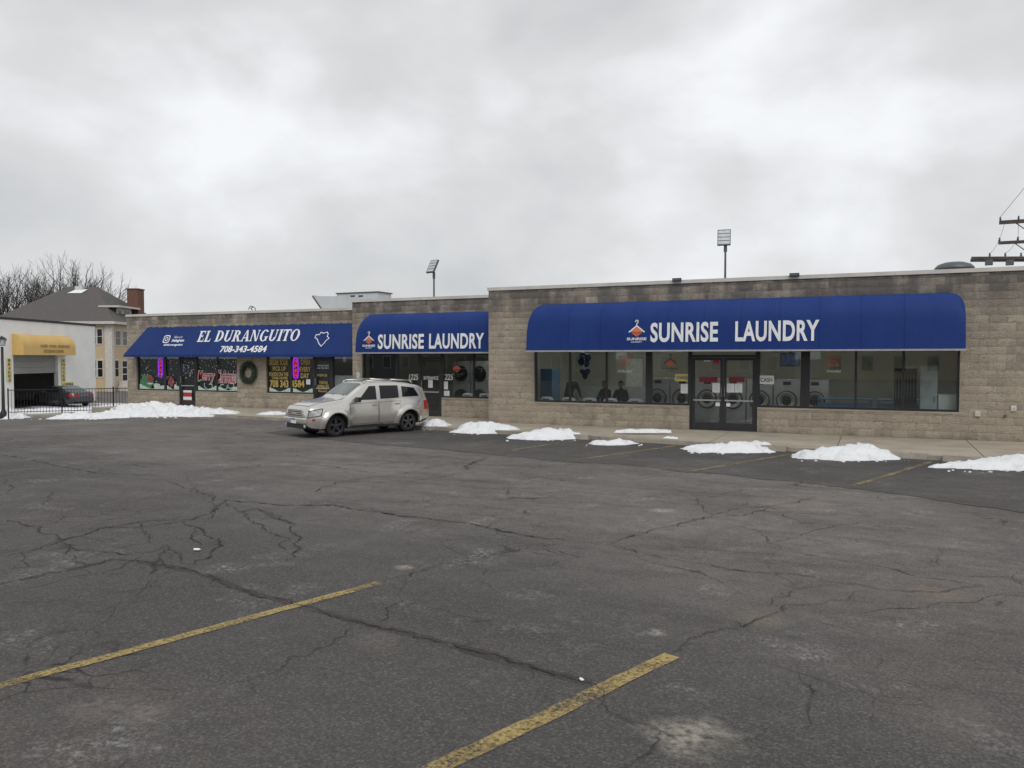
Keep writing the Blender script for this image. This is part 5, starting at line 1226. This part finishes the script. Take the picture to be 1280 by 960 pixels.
hd = (fc-rc); hd.z = 0; hd.normalize(); lft = Vector((-hd.y, hd.x, 0)); mid = (fc+rc)*.5-lft*.75
ang = math.atan2(hd.y, hd.x)
car, cs = make_car('parked_car', 'silver compact wagon with roof rails and black wheels parked before the laundry', (mid.x, mid.y, gh(mid.x, mid.y)), ang, hhr, 'silver')
car.scale = (.945,)*3
L = 4.475; X0 = L/2
k = MB(); k.box(X0-.03, X0+.05, -.66, .66, .44, .60); fb = k.build('front_bumper', 'silver', car, local=True); bv = fb.modifiers.new('b', 'BEVEL'); bv.width = .035; bv.segments = 3
k = MB(); k.box(X0-.12, X0+.015, -.5, .5, .28, .40); k.build('lower_grille', 'dark', car, local=True)
gr = MB(); gr.box(X0-.1, X0+.012, -.40, .40, .62, .83); gp = gr.build('grille', 'dark', car, local=True)
for i in range(4): MB().box(X0-.05, X0+.028, -.42, .42, .628+.055*i, .660+.055*i).build('bar', 'silver', gp, local=True)
MB().box(X0+.02, X0+.036, -.14, .14, .715, .745).build('emblem', 'gold', gp, local=True)
pl_ = MB(); pl_.box(X0+.05, X0+.062, -.38+.23, .38-.23, .43, .58); pp = pl_.build('licence_plate', 'white', car, local=True); MB().box(X0+.0625, X0+.066, -.148, .148, .53, .578).build('band', 'bluepaint', pp, local=True)
for sg in (1, -1):
    cs['panel']('headlight_surround', [(.035, .605), (.425, .655), (.49, .885), (.08, .825)], 'dark', car, sg, .008)
    cs['panel']('headlight', [(.05, .63), (.40, .68), (.46, .86), (.10, .80)], 'lamp_clear', car, sg, .012); cs['panel']('indicator', [(.14, .52), (.22, .52), (.22, .58), (.14, .58)], 'lamp_red', car, sg, .03)
    MB().lathe([(.055, 0), (.05, .02), (.01, .028)], 14, (X0-.015, sg*.56, .36), axis='X').build('fog_light', 'lamp_clear', car, local=True)
    cs['panel']('tail_lamp', [(4.20, .70), (4.40, .70), (4.36, .98), (4.20, 1.0)], 'lamp_red', car, sg, .008)
    rl = MB(); rl.path([(X0-1.98, sg*.60, 1.60), (X0-2.1, sg*.60, 1.66), (X0-3.0, sg*.60, 1.685), (X0-3.75, sg*.59, 1.64), (X0-3.85, sg*.59, 1.575)], .022, 8); rl.build('roof_rail', 'silver', car, local=True, smooth=True)
    MB().box(X0-3.2, X0-1.3, sg*.80-.02, sg*.80+.02, .235, .30).build('side_sill', 'dark', car, local=True)
for f in (.25, -.35): MB().tube((X0-1.36, f+.25, 1.235), (X0-1.46, f-.28, 1.285), .010, n=5).build('wiper', 'dark', car, local=True)
MB().box(X0-4.50, X0-4.42, -.62, .62, .42, .58).build('rear_bumper', 'silver', car, local=True)
MB().tube((X0-1.9, .52, 1.55), (X0-1.78, .53, 2.30), .006, .003, 5).build('antenna', 'pale', car, local=True)
mt = MB(); 
for t_ in range(5): a = t_*1.257; mt.lathe([(.004, -.02), (.05, 0), (.004, .02)], 8, (X0-1.86+.0, .525+.075*math.cos(a), 1.83+.075*math.sin(a)), axis='X')
mt.build('antenna_topper', 'pale', car, local=True)
sed_ = dict(L=4.85, top=[(0, .62), (.05, .72), (.3, .82), (.9, .93), (1.3, 1.0), (1.4, 1.03), (2.05, 1.40), (2.4, 1.46), (2.9, 1.46), (3.3, 1.40), (4.0, 1.10), (4.15, 1.08), (4.65, 1.06), (4.80, .95), (4.85, .72)], belt=[(0, .56), (.1, .68), (.6, .80), (1.4, .92), (2.5, .96), (3.8, .99), (4.5, 1.0), (4.85, .66)],
            bot=[(0, .38), (.1, .25), (.4, .20), (4.2, .22), (4.7, .30), (4.85, .42)], wid=[(0, .55), (.08, .70), (.25, .82), (.8, .89), (2.4, .91), (4.0, .90), (4.5, .85), (4.78, .76), (4.85, .66)], wheels=(.95, 3.75), wr=.33, bulge=.02, rim='chrome', mirror=1.72, hand=True,
            windows=[[(1.70, .98), (2.50, 1.0), (2.50, 1.36), (2.12, 1.34)], [(2.58, 1.0), (3.42, 1.02), (3.20, 1.33), (2.58, 1.36)]], doors=[([(1.45, .32), (2.52, .32), (2.52, .95), (1.45, .92)], 2.40), ([(2.56, .32), (3.35, .32), (3.55, .97), (2.56, .95)], 3.4)],
            hood=[('hood', .2, 1.32, .74, .84)], tops=[('windscreen', 1.46, 2.02, .84, .78), ('rear_window', 3.38, 3.98, .78, .80)])
def place_sedan(px, py, head, label, paint):
    g = G(px, py); o, c_ = make_car('parked_sedan', label, (g.x, g.y, g.z), head, sed_, paint); Ls = 4.85
    for sg in (1, -1):
        c_['panel']('tail_lamp', [(4.40, .74), (4.74, .72), (4.74, .90), (4.45, .95)], 'lamp_red', o, sg, .012)
        MB().box(-Ls/2-.012, -Ls/2+.04, sg*.5-.14, sg*.5+.14, .74, .90).build('tail_lamp', 'lamp_red', o, local=True)
        c_['panel']('headlight', [(.12, .58), (.5, .62), (.5, .76), (.2, .70)], 'lamp_clear', o, sg, .012)
    MB().box(-Ls/2-.05, -Ls/2+.03, -.66, .66, .40, .56).build('rear_bumper', paint, o, local=True); MB().box(-Ls/2-.02, -Ls/2+.02, -.35, .35, .80, .83).build('trim_strip', 'chrome', o, local=True)
    MB().box(Ls/2-.03, Ls/2+.05, -.6, .6, .36, .52).build('front_bumper', paint, o, local=True)
    return o
place_sedan(79, 507.5, math.atan2(C(-1, .55).y, C(-1, .55).x), 'dark grey sedan parked behind the iron fence in front of the garage opening', 'grey_paint')
place_sedan(-40, 505, math.atan2(C(1, .25).y, C(1, .25).x), 'red sedan partly seen beside the lamp post at the street', 'red_paint')

# ------------------------------------------------------------------ garage across the side street
def garage():
    xc = -32.9; zg = -1.2; z0, z1 = 44.0, 63.2; top = 4.62; d0, d1 = 52.8, 58.0; dt = 2.35
    o = thing('garage_building', 'white painted repair garage with flat roof and yellow awning over its bay', 'building', C(xc-5, 55, zg))
    def bx(name, xa, xb, za, zb, ha, hb, mat, par):
        k = MB(); k.add([C(x, z, h) for h in (ha, hb) for z in (za, zb) for x in (xa, xb)], [(0, 2, 3, 1), (4, 5, 7, 6), (0, 1, 5, 4), (2, 6, 7, 3), (0, 4, 6, 2), (1, 3, 7, 5)]); return k.build(name, mat, par)
    for a, b, ha, hb in ((z0, d0, zg-.3, top), (d1, z1, zg-.3, top), (d0, d1, dt, top)): bx('wall', xc-.3, xc, a, b, ha, hb, 'garage', o)
    bx('wall', xc-14, xc-.3, z0, z0+.3, zg-.3, top, 'garage', o); bx('wall', xc-14, xc-.3, z1-.3, z1, zg-.3, top, 'garage', o); bx('wall', xc-14, xc-13.7, z0+.3, z1-.3, zg-.3, top, 'garage', o)
    bx('roof', xc-14.05, xc+.06, z0-.06, z1+.06, top, top+.16, 'fascia', o); bx('floor', xc-13.7, xc-.3, z0+.3, z1-.3, zg-.1, zg+.03, 'dark', o)
    for i in range(3): bx('door_panel', xc-.26, xc-.2, d0+.02, d1-.02, dt-.45-.42*i, dt-.04-.42*i, 'door_panel', o)
    a0, a1, ab, at = d0-.1, d1+1.0, 2.32, 3.72
    prof = [(.75, ab)]+[(.75*math.cos(R(90)*i/8), ab+.55+(at-ab-.55)*math.sin(R(90)*i/8)) for i in range(9)]
    k = MB(); m = len(prof); zs = [a0, a1]
    k.add([C(xc+d, z, h) for z in zs for d, h in prof], [(j, m+j, m+j+1, j+1) for j in range(m-1)]); k.poly([C(xc+d, a0, h) for d, h in prof]+[C(xc, a0, ab)]); k.poly([C(xc+d, a1, h) for d, h in prof]+[C(xc, a1, ab)])
    aw = k.build('awning', 'canary', o)
    fp = Plane(C(xc+.76, 0, 0), C(0, 1, 0), (0, 0, 1)); fp2 = Plane(C(xc+.765, 0, 0), C(0, 1), (0, 0, 1))
    lettering('LAUBE - ROHR - ENGRAVED', fp2, 54.6, 2.85, 58.2, 3.05, 'brown', aw, bold=.02, d=.01); lettering('DETAILING CENTER', fp2, 55.0, 2.48, 57.4, 2.70, 'brown', aw, bold=.02, d=.01)
    sp = Plane(C(xc+.02, 0, 0), C(0, 1), (0, 0, 1))
    def sign(label, za, zb, ha, hb, word, vert):
        s = thing('garage_sign', label, 'sign', sp.at((za+zb)/2, ha, 0)); k = MB(); k.prism([sp.at(za, ha, 0), sp.at(zb, ha, 0), sp.at(zb, hb, 0), sp.at(za, hb, 0)], sp.n*.04); k.build('board', 'yellow_sign', s)
        n = len(word)
        for i, ch in enumerate(word):
            if vert: h = (hb-ha)/n; lettering(ch, sp, za+.1, hb-h*(i+1)+h*.15, zb-.1, hb-h*i-h*.15, 'ink', s, d=.05, bold=.03)
        if not vert: lettering(word, sp, za+.1, ha+.08, zb-.1, hb-.08, 'ink', s, d=.05, bold=.03)
    sign('yellow vertical brakes sign on the lamp post side of the garage bay', 52.05, 52.5, .55, 2.1, 'BRAKES', True); sign('yellow vertical sign on the house side of the garage bay', 58.35, 58.85, .4, 2.05, 'SHOCKS', True); sign('small yellow open sign under the vertical garage sign', 58.4, 59.9, -.02, .34, 'OPEN', False)
garage()

# ------------------------------------------------------------------ houses across the road behind the viewer, mirrored in the shop glass
def far_house(label, x0, x1, Y, mat, seed):
    g = gh((x0+x1)/2, Y); o = thing('house', label, 'house', ((x0+x1)/2, Y, g))
    MB().box(x0, x1, Y-9, Y, g-.2, 5.6).build('wall', mat, o); k = MB(); ym = Y-4.5
    k.add([(x0-.4, Y+.4, 5.6), (x1+.4, Y+.4, 5.6), (x1+.4, Y-9.4, 5.6), (x0-.4, Y-9.4, 5.6), (x0+3, ym, 8.4), (x1-3, ym, 8.4)], [(0, 1, 5, 4), (1, 2, 5), (2, 3, 4, 5), (3, 0, 4), (3, 2, 1, 0)]); k.build('roof', 'shingle', o)
    n = int((x1-x0)/2.6)
    for i in range(n):
        x = x0+(x1-x0)*(i+.5)/n
        for z in (.9, 3.5):
            f = MB().box(x-.6, x+.6, Y+.01, Y+.06, z-.1, z+1.5).build('window', 'cream', o); MB().box(x-.5, x+.5, Y+.062, Y+.075, z, z+1.4).build('pane', 'car_glass', f)
far_house('brick house across the road, seen mirrored in the laundry glass', -24, -8, -34, 'brick', 1); far_house('pale house across the road, mirrored beside the brick house', -5, 9, -36, 'siding', 2); far_house('dark shingled house across the road, mirrored in the restaurant glass', -60, -28, -34, 'shingle', 3); far_house('white house across the road, mirrored at the end of the laundry glass', 12, 26, -35, 'garage', 4)
# ------------------------------------------------------------------ house
def house():
    xr, z0, xl, z1, zg, ev = -40.0, 80.0, -51.6, 92.0, -1.3, 5.72
    o = thing('house', 'two storey yellow sided house with grey hip roof, dormer and brick chimney', 'house', C((xl+xr)/2, 86, zg))
    def bx(name, xa, xb, za, zb, ha, hb, mat, par):
        k = MB(); k.add([C(x, z, h) for h in (ha, hb) for z in (za, zb) for x in (xa, xb)], [(0, 2, 3, 1), (4, 5, 7, 6), (0, 1, 5, 4), (2, 6, 7, 3), (0, 4, 6, 2), (1, 3, 7, 5)]); return k.build(name, mat, par)
    bx('wall', xl, xr, z0, z1, zg, ev, 'siding', o)
    e = .55; k = MB(); c_ = [C(xl-e, z0-e, ev), C(xr+e, z0-e, ev), C(xr+e, z1+e, ev), C(xl-e, z1+e, ev)]; r0, r1 = C(-47.6, 86, 9.72), C(-44.4, 86, 9.72)
    k.add(c_+[r0, r1], [(0, 1, 5, 4), (1, 2, 5), (2, 3, 4, 5), (3, 0, 4), (3, 2, 1, 0)]); rf = k.build('roof', 'shingle', o)
    for a, b in ((0, 1), (1, 2), (2, 3), (3, 0)):
        p, q = c_[a], c_[b]; d = (q-p); n = Vector((d.y, -d.x, 0)).normalized()
        k = MB(); k.obox((p+q)/2+Vector((0, 0, -.1))+n*.01, d/2, n*.03, (0, 0, .13)); k.build('gutter', 'cream', o)
    bx('corner_post', xr-.62, xr+.10, z0-.10, z0+.35, zg, ev-.2, 'cream', o)
    def win_front(xa, xb, ha, hb):
        f = bx('window', xa-.10, xb+.10, z0-.06, z0+.02, ha-.12, hb+.14, 'cream', o); m_ = (ha+hb)/2
        for p, q in ((ha, m_-.03), (m_+.03, hb)): bx('pane', xa, xb, z0-.075, z0-.062, p, q, 'car_glass', f)
    def win_side(za, zb, ha, hb):
        f = bx('window', xr-.02, xr+.06, za-.12, zb+.12, ha-.12, hb+.14, 'cream', o); m_ = (ha+hb)/2
        for p, q in ((ha, m_-.03), (m_+.03, hb)): bx('pane', xr+.062, xr+.075, za, zb, p, q, 'car_glass', f)
    for x in (-41.37, -42.02): win_front(x, x+.46, 3.55, 4.98); win_front(x, x+.46, .25, 1.85)
    for z in (80.75, 82.3): win_side(z, z+.95, 3.45, 4.85)
    win_side(80.55, 81.2, .25, 1.85)
    d = bx('door', xr+.005, xr+.05, 81.9, 83.2, -.6, 1.9, 'cream', o); 
    for i in range(3): bx('pane', xr+.052, xr+.07, 82.1, 83.0, -.2+.7*i, .38+.7*i, 'car_glass', d)
    bx('porch_rail', xr+.1, xr+1.5, 81.2, 81.35, -1.2, -.25, 'cream', o); bx('porch_floor', xr+.06, xr+2.0, 81, 86, zg, -.75, 'cream', o)
    dm = bx('dormer', xr-2.05, xr-.75, 82.6, 85.7, 6.1, 7.35, 'shingle', o); bx('dormer_front', xr-.75, xr-.68, 82.6, 85.7, 6.1, 7.35, 'cream', dm)
    for z in (82.85, 84.1): bx('pane', xr-.68, xr-.66, z, z+(.7 if z < 83 else 1.3), 6.45, 7.05, 'car_glass', dm)
    bx('dormer_roof', xr-2.25, xr-.2, 82.0, 86.6, 7.35, 7.52, 'shingle', dm); bx('dormer_fascia', xr-.2, xr-.13, 81.98, 86.62, 7.30, 7.50, 'cream', dm); bx('dormer_fascia', xr-2.25, xr-.2, 81.93, 81.99, 7.30, 7.50, 'cream', dm)
    ch = bx('chimney', xr-1.55, xr-.35, 86.6, 88.0, 6, 9.5, 'brick', rf); bx('chimney_cap', xr-1.62, xr-.28, 86.53, 88.07, 9.5, 9.62, 'brick', rf)
    v = bx('roof_vent', -46.4, -45.6, 85.2, 85.9, 9.3, 9.75, 'panel_white', rf); k = MB(); k.add([C(-46.9, 84.6, 8.95), C(-45.4, 84.6, 8.95), C(-45.1, 85.3, 9.4), (C(-46.3, 85.3, 9.4))], [(0, 1, 2, 3)]); k.build('snow_patch', 'snow', rf)
house()

# ------------------------------------------------------------------ bare trees behind the house
def tree(px, base_y, top_y, dist, label, seed, spread=1.0, lean=0):
    r = random.Random(seed); xc = (px-640)/1000*dist; g = C(xc, dist, 0); g.z = -1.3; H = (447-top_y)/1000*dist+EYE+1.3
    o = thing('bare_tree', label, 'tree', g, group='bare trees behind the house'); tr = MB(); cr_ = MB()
    tt = Vector((r.uniform(-.3, .3)+lean*.3, r.uniform(-.3, .3), H*.26)); tr.tube(g-Vector((0, 0, .3)), g+tt*.5, .30*H/14, .25*H/14, 8); tr.tube(g+tt*.5, g+tt, .25*H/14, .2*H/14, 8)
    def grow(p, d, L, rad, lv):
        n = 4 if lv < 2 else 3; q = p
        for i in range(n):
            d2 = (d+Vector((r.uniform(-1, 1), r.uniform(-1, 1), r.uniform(-.5, .8)))*.2).normalized(); e = q+d2*L/n; r2 = rad*(1-.5*(i+1)/n)
            cr_.tube(q, e, rad*(1-.5*i/n), r2, 5 if lv < 2 else 3, caps=False); q = e; d = d2
            if lv < 5 and (i > 0 or lv > 1) and r.random() < (1, 1, .95, .8, .62)[lv]:
                for _ in range(2 if lv == 1 else 1):
                    a = Vector((r.uniform(-1, 1), r.uniform(-1, 1), r.uniform(-.2, .7))).normalized(); grow(e, (d*1.0+a*.95*spread).normalized(), L*r.uniform(.5, .75), max(.016, r2*.62), lv+1)
        if lv < 5: grow(q, (d+Vector((r.uniform(-.35, .35), r.uniform(-.35, .35), .2))).normalized(), L*.62, max(.016, rad*.55), lv+1)
    for i in range(4):
        a = 6.283*i/4+r.uniform(-.5, .5); grow(g+tt*r.uniform(.85, 1), Vector((math.cos(a)*.5*spread+lean, math.sin(a)*.5*spread, 1)).normalized(), H*.30, .21*H/14, 1)
    tr.build('trunk', 'bark', o, smooth=True); cr_.build('crown', 'bark', o, fixn=False)
tree(12, 395, 320, 100, 'bare tree with upright trunk at the street end of the roof', 3, .8); tree(44, 395, 330, 104, 'bare tree of slanting limbs over the long roof slope', 11, 1.0, -.15); tree(64, 395, 338, 110, 'smaller twiggy bare tree between the slanting tree and the roof peak', 21, .9); tree(92, 395, 312, 104, 'tallest bare tree rising behind the white roof vent', 31, .9); tree(122, 395, 318, 106, 'wide bare tree beside the brick chimney', 44, 1.2, .12)

# ------------------------------------------------------------------ fence, lamp post, yard and snow
def fence():
    a, b = C(-22.7, 36.0, 0), Vector((-32.05, 26.9, 0)); L = (b-a).length; d = (b-a)/L; o = thing('iron_fence', 'black iron picket fence running from the lamp post to the restaurant corner', 'fence', (a+b)/2+Vector((0, 0, -.75)))
    zt0, zt1 = EYE-.040*36.0, .74
    zt = lambda t: zt0+(zt1-zt0)*t
    for h in (-.03, -1.02):
        k = MB(); k.tube(a+Vector((0, 0, zt(0)+h)), b+Vector((0, 0, zt(1)+h)), .02, n=4); k.build('rail', 'iron', o)
    n = int(L/.125); pk = MB()
    for i in range(n+1):
        p = a+d*(L*i/n); t = i/n; big = i % 17 == 0; zb = gh(p.x, p.y)
        k = MB(); k.tube((p.x, p.y, zb if big else zt(t)-1.10), (p.x, p.y, zt(t)+(.06 if big else .0)), .03 if big else .0095, n=4); k.build('post' if big else 'picket', 'iron', o)
fence()
def lamp_post():
    dist = 37; g = C((3.2-640)/1000*dist, dist); g.z = gh(g.x, g.y); o = thing('street_lamp', 'black lantern street lamp at the end of the iron fence', 'street lamp', g); top = EYE+(447-419.5)/1000*dist
    MB().lathe([(.16, 0), (.16, .25), (.09, .4), (.07, .5), (.055, top-g.z-.52)], 12, g).build('post', 'iron', o, smooth=True)
    l = Vector((g.x, g.y, top)); h = MB().lathe([(.10, -.48), (.13, -.44), (.17, -.18), (.165, -.17)], 6, l).build('lantern', 'lens', o); MB().lathe([(.21, -.18), (.12, -.08), (.03, -.04), (.012, .0)], 6, l).build('cap', 'iron', o)
    for i in range(6): t = math.pi*i/3; c_, s_ = math.cos(t), math.sin(t); MB().tube(l+Vector((.105*c_, .105*s_, -.47)), l+Vector((.175*c_, .175*s_, -.18)), .012, n=4).build('rib', 'iron', h)
lamp_post()
def yard():
    k = MB()
    def fn(u, v):
        p = C(-36+22*u*(.6+.4*v)-4*v, 33.5+26*v)
        return (p.x, p.y, gh(p.x, p.y)+.012)
    k.grid(fn, 16, 16); tag(k.build('driveway', 'yard', local=True, smooth=True), 'pale driveway with patchy snow behind the fence', kind='structure')
    k = MB(); a, b = G(12, 522), G(95, 523); 
    k = MB(); d = (b-a).normalized(); n = Vector((-d.y, d.x, 0)); L = (b-a).length
    k.add([a+Vector((0, 0, -.1)), b+Vector((0, 0, -.1)), b+n*2.6+Vector((0, 0, -.1)), a+n*2.6+Vector((0, 0, -.1)), a+Vector((0, 0, .13))+n*.04, b+Vector((0, 0, .13))+n*.04, b+n*2.6+Vector((0, 0, .16)), a+n*2.6+Vector((0, 0, .16))], [(3, 2, 1, 0), (4, 5, 6, 7), (0, 1, 5, 4), (1, 2, 6, 5), (2, 3, 7, 6), (3, 0, 4, 7)])
    tag(k.build('kerb_island', 'kerb'), 'raised concrete kerb island before the iron fence', kind='structure')
yard()
def snow(label, xa, xb, yb, hpx, depth, seed, lump=1.0, lift=0, skew=0):
    a, b = G(xa, yb), G(xb, yb-(xb-xa)*-.0+0); c = (a+b)*.5; d = (b-a); L = d.length; d.normalize(); n = Vector((-d.y, d.x, 0))
    if n.y < 0: n = -n
    dist = (c.x*-_s+c.y*_c); H = .66*hpx/1000*dist
    c = c+n*depth*.5; nu = max(26, int(L/.07)); nv = max(14, int(depth/.06)); mb = MB(); vs = []; keep = []
    for j in range(nv+1):
        for i in range(nu+1):
            u, v = (2*i/nu-1)*1.12, (2*j/nv-1)*1.15
            an = math.atan2(v, u); rr = math.hypot(u, v)/(1+.30*mn.noise((math.cos(an)*1.9, math.sin(an)*1.9, seed))+.20*mn.noise((math.cos(an)*6, math.sin(an)*6, seed+3))+.10*mn.noise((math.cos(an)*17, math.sin(an)*17, seed+5)))
            p = c+d*(u*L/2)+n*(v*depth/2)
            base = max(0, 1-rr**2)
            w = mn.fractal((p.x*1.3, p.y*1.3, seed*1.3), 1.0, 2.1, 3)
            w2 = mn.fractal((p.x*5, p.y*5, seed), .75, 2.2, 4); w3 = 1-abs(mn.noise((p.x*3.1, p.y*3.1, seed*2.1)))*2
            z = H*(base**.75)*(.86+.45*lump*w+.22*lump*w3)+.10*w2*lump*min(1, base*4)*min(1, H*2+.2)
            z = max(z, .015) if rr < 1 else -.06
            g = gh(p.x, p.y); 
            if p.y > KY(p.x) and p.x > -30.8: g = max(g, .0)
            vs.append((p.x, p.y, g+lift+z)); keep.append(rr < 1.0)
    w = nu+1
    fs = [(j*w+i, j*w+i+1, (j+1)*w+i+1, (j+1)*w+i) for j in range(nv) for i in range(nu) if any(keep[q] for q in (j*w+i, j*w+i+1, (j+1)*w+i+1, (j+1)*w+i))]
    mb.add(vs, fs); used = sorted({q for f in fs for q in f}); mp = {q: i for i, q in enumerate(used)}; mb.v = [mb.v[q] for q in used]; mb.f = [tuple(mp[q] for q in f) for f in fs]
    o = mb.build('snow_pile', 'snow', None, smooth=True, fixn=False); tag(o, label, 'snow pile'); r = random.Random(seed)
    for i in range(int(L*5)):                    # broken crumbs at the foot
        t = r.uniform(-.55, .55); p = c+d*(t*L)+n*(-depth*.5+r.uniform(-.22, .1)); s = r.uniform(.012, .045); g = gh(p.x, p.y)
        k = MB(); k.add([p+Vector((s*x*r.uniform(.6, 1.3), s*y*r.uniform(.6, 1.3), (g-p.z)+s*z*r.uniform(.5, 1))) for x, y, z in ((-1, -1, -.2), (1, -1, -.2), (1, 1, -.2), (-1, 1, -.2), (-.5, -.6, 1), (.6, -.5, 1), (.5, .5, 1), (-.6, .6, .9))], [(0, 3, 2, 1), (4, 5, 6, 7), (0, 1, 5, 4), (1, 2, 6, 5), (2, 3, 7, 6), (3, 0, 4, 7)])
        k.build('crumb', 'snow', o, fixn=False)
    return o
snow('largest ploughed snow bank, lumpy and high, before the restaurant corner', 92, 216, 522.5, 13.5, 2.6, 5.3, 1.25); snow('low tapering snow bank spilling over the kerb island', 40, 125, 524.5, 9, 1.6, 9.1, 1.1)
snow('snow strip along the restaurant pavement below the Christmas lettering', 203, 292, 521.5, 10, 1.2, 12.7, 1.0); snow('thin snow remnant at the kerb in front of the silver wagon', 318, 362, 522, 5.5, .7, 15.2, .9)
snow('snow heap behind the silver wagon beside the entrance door', 520, 561, 537, 9, .9, 18.4, 1.1); snow('snow heap at the kerb below the step between middle and wide shop fronts', 562, 645, 542.5, 13, 1.0, 21.9, 1.2)
snow('smooth snow heap on a wheel stop below the chairs window', 638, 722, 550.5, 16, 1.05, 24.3, .8); snow('low snow heap in front of the bare wheel stop', 735, 801, 557, 9, .75, 27.8, 1.0)
snow('thin snow crust along the top of the bare wheel stop', 772, 836, 547.5, 3.5, .22, 31.1, .8, lift=.10); snow('wide snow heap before the glass double doors', 858, 973, 566.5, 17, 1.05, 34.6, .9)
snow('tallest roadside snow heap below the second orange lettered window', 996, 1142, 576.5, 22, 1.15, 37.2, .8, skew=.0); snow('long snow heap reaching past the outlet boxes', 1186, 1400, 589, 18, 1.1, 40.4, .8)
snow('small snow crumbs between two parking stall lines at the kerb', 830, 848, 554, 4, .3, 43.5, 1.0); snow('snow drift inside the iron fence', 0, 100, 516, 8, 2.0, 47.7, .9); snow('dirty snow drift at the foot of the street lamp', -40, 14, 524, 16, 1.2, 52.3, 1.2)
snow('thin snow bank along the fence behind the kerb island', 95, 160, 514, 9, 1.5, 57.1, 1.0)
def wheel_stop(px, py, label, ang_=0):
    g = G(px, py); o = thing('wheel_stop', label, 'wheel stop', g, math.atan2(-.13, 1), group=None)
    k = MB(); k.add([(sx*.92, y, z) for sx in (-1, 1) for y, z in ((-.10, 0), (.10, 0), (.07, .13), (-.07, .13))], [(0, 1, 2, 3), (7, 6, 5, 4), (0, 4, 5, 1), (1, 5, 6, 2), (2, 6, 7, 3), (3, 7, 4, 0)]); k.build('stop', 'kerb', o, local=True)
    for s in (-.6, .6): MB().lathe([(.02, .125), (.02, .136)], 8, (s, 0, 0)).build('pin', 'pole', o, local=True)
wheel_stop(700, 547.5, 'concrete wheel stop nearly buried in snow below the chairs window'); wheel_stop(806, 553, 'bare concrete wheel stop capped with a thin snow crust'); wheel_stop(935, 561.5, 'concrete wheel stop buried in snow before the double doors'); wheel_stop(1102, 571, 'concrete wheel stop under the tallest roadside snow heap'); wheel_stop(1240, 580, 'concrete wheel stop under the long snow heap by the outlet boxes')
def scrap(px, py, label, mat, sz):
    g = G(px, py); k = MB(); r = random.Random(px)
    pts = [g+Vector((sz*math.cos(a)*r.uniform(.6, 1.1), sz*.7*math.sin(a)*r.uniform(.6, 1.1), .016+r.uniform(0, .012))) for a in [6.283*i/7 for i in range(7)]]
    k.prism(pts, (0, 0, .003)); o = k.build('litter_scrap', mat); tag(o, label, 'litter')
scrap(246, 689, 'white paper scrap lying in the web of cracks', 'paper', .055); scrap(1249, 756, 'dry brown leaf lying on dark asphalt', 'wood', .04); scrap(727, 853, 'tiny white scrap beside the broken yellow line', 'paper', .018)
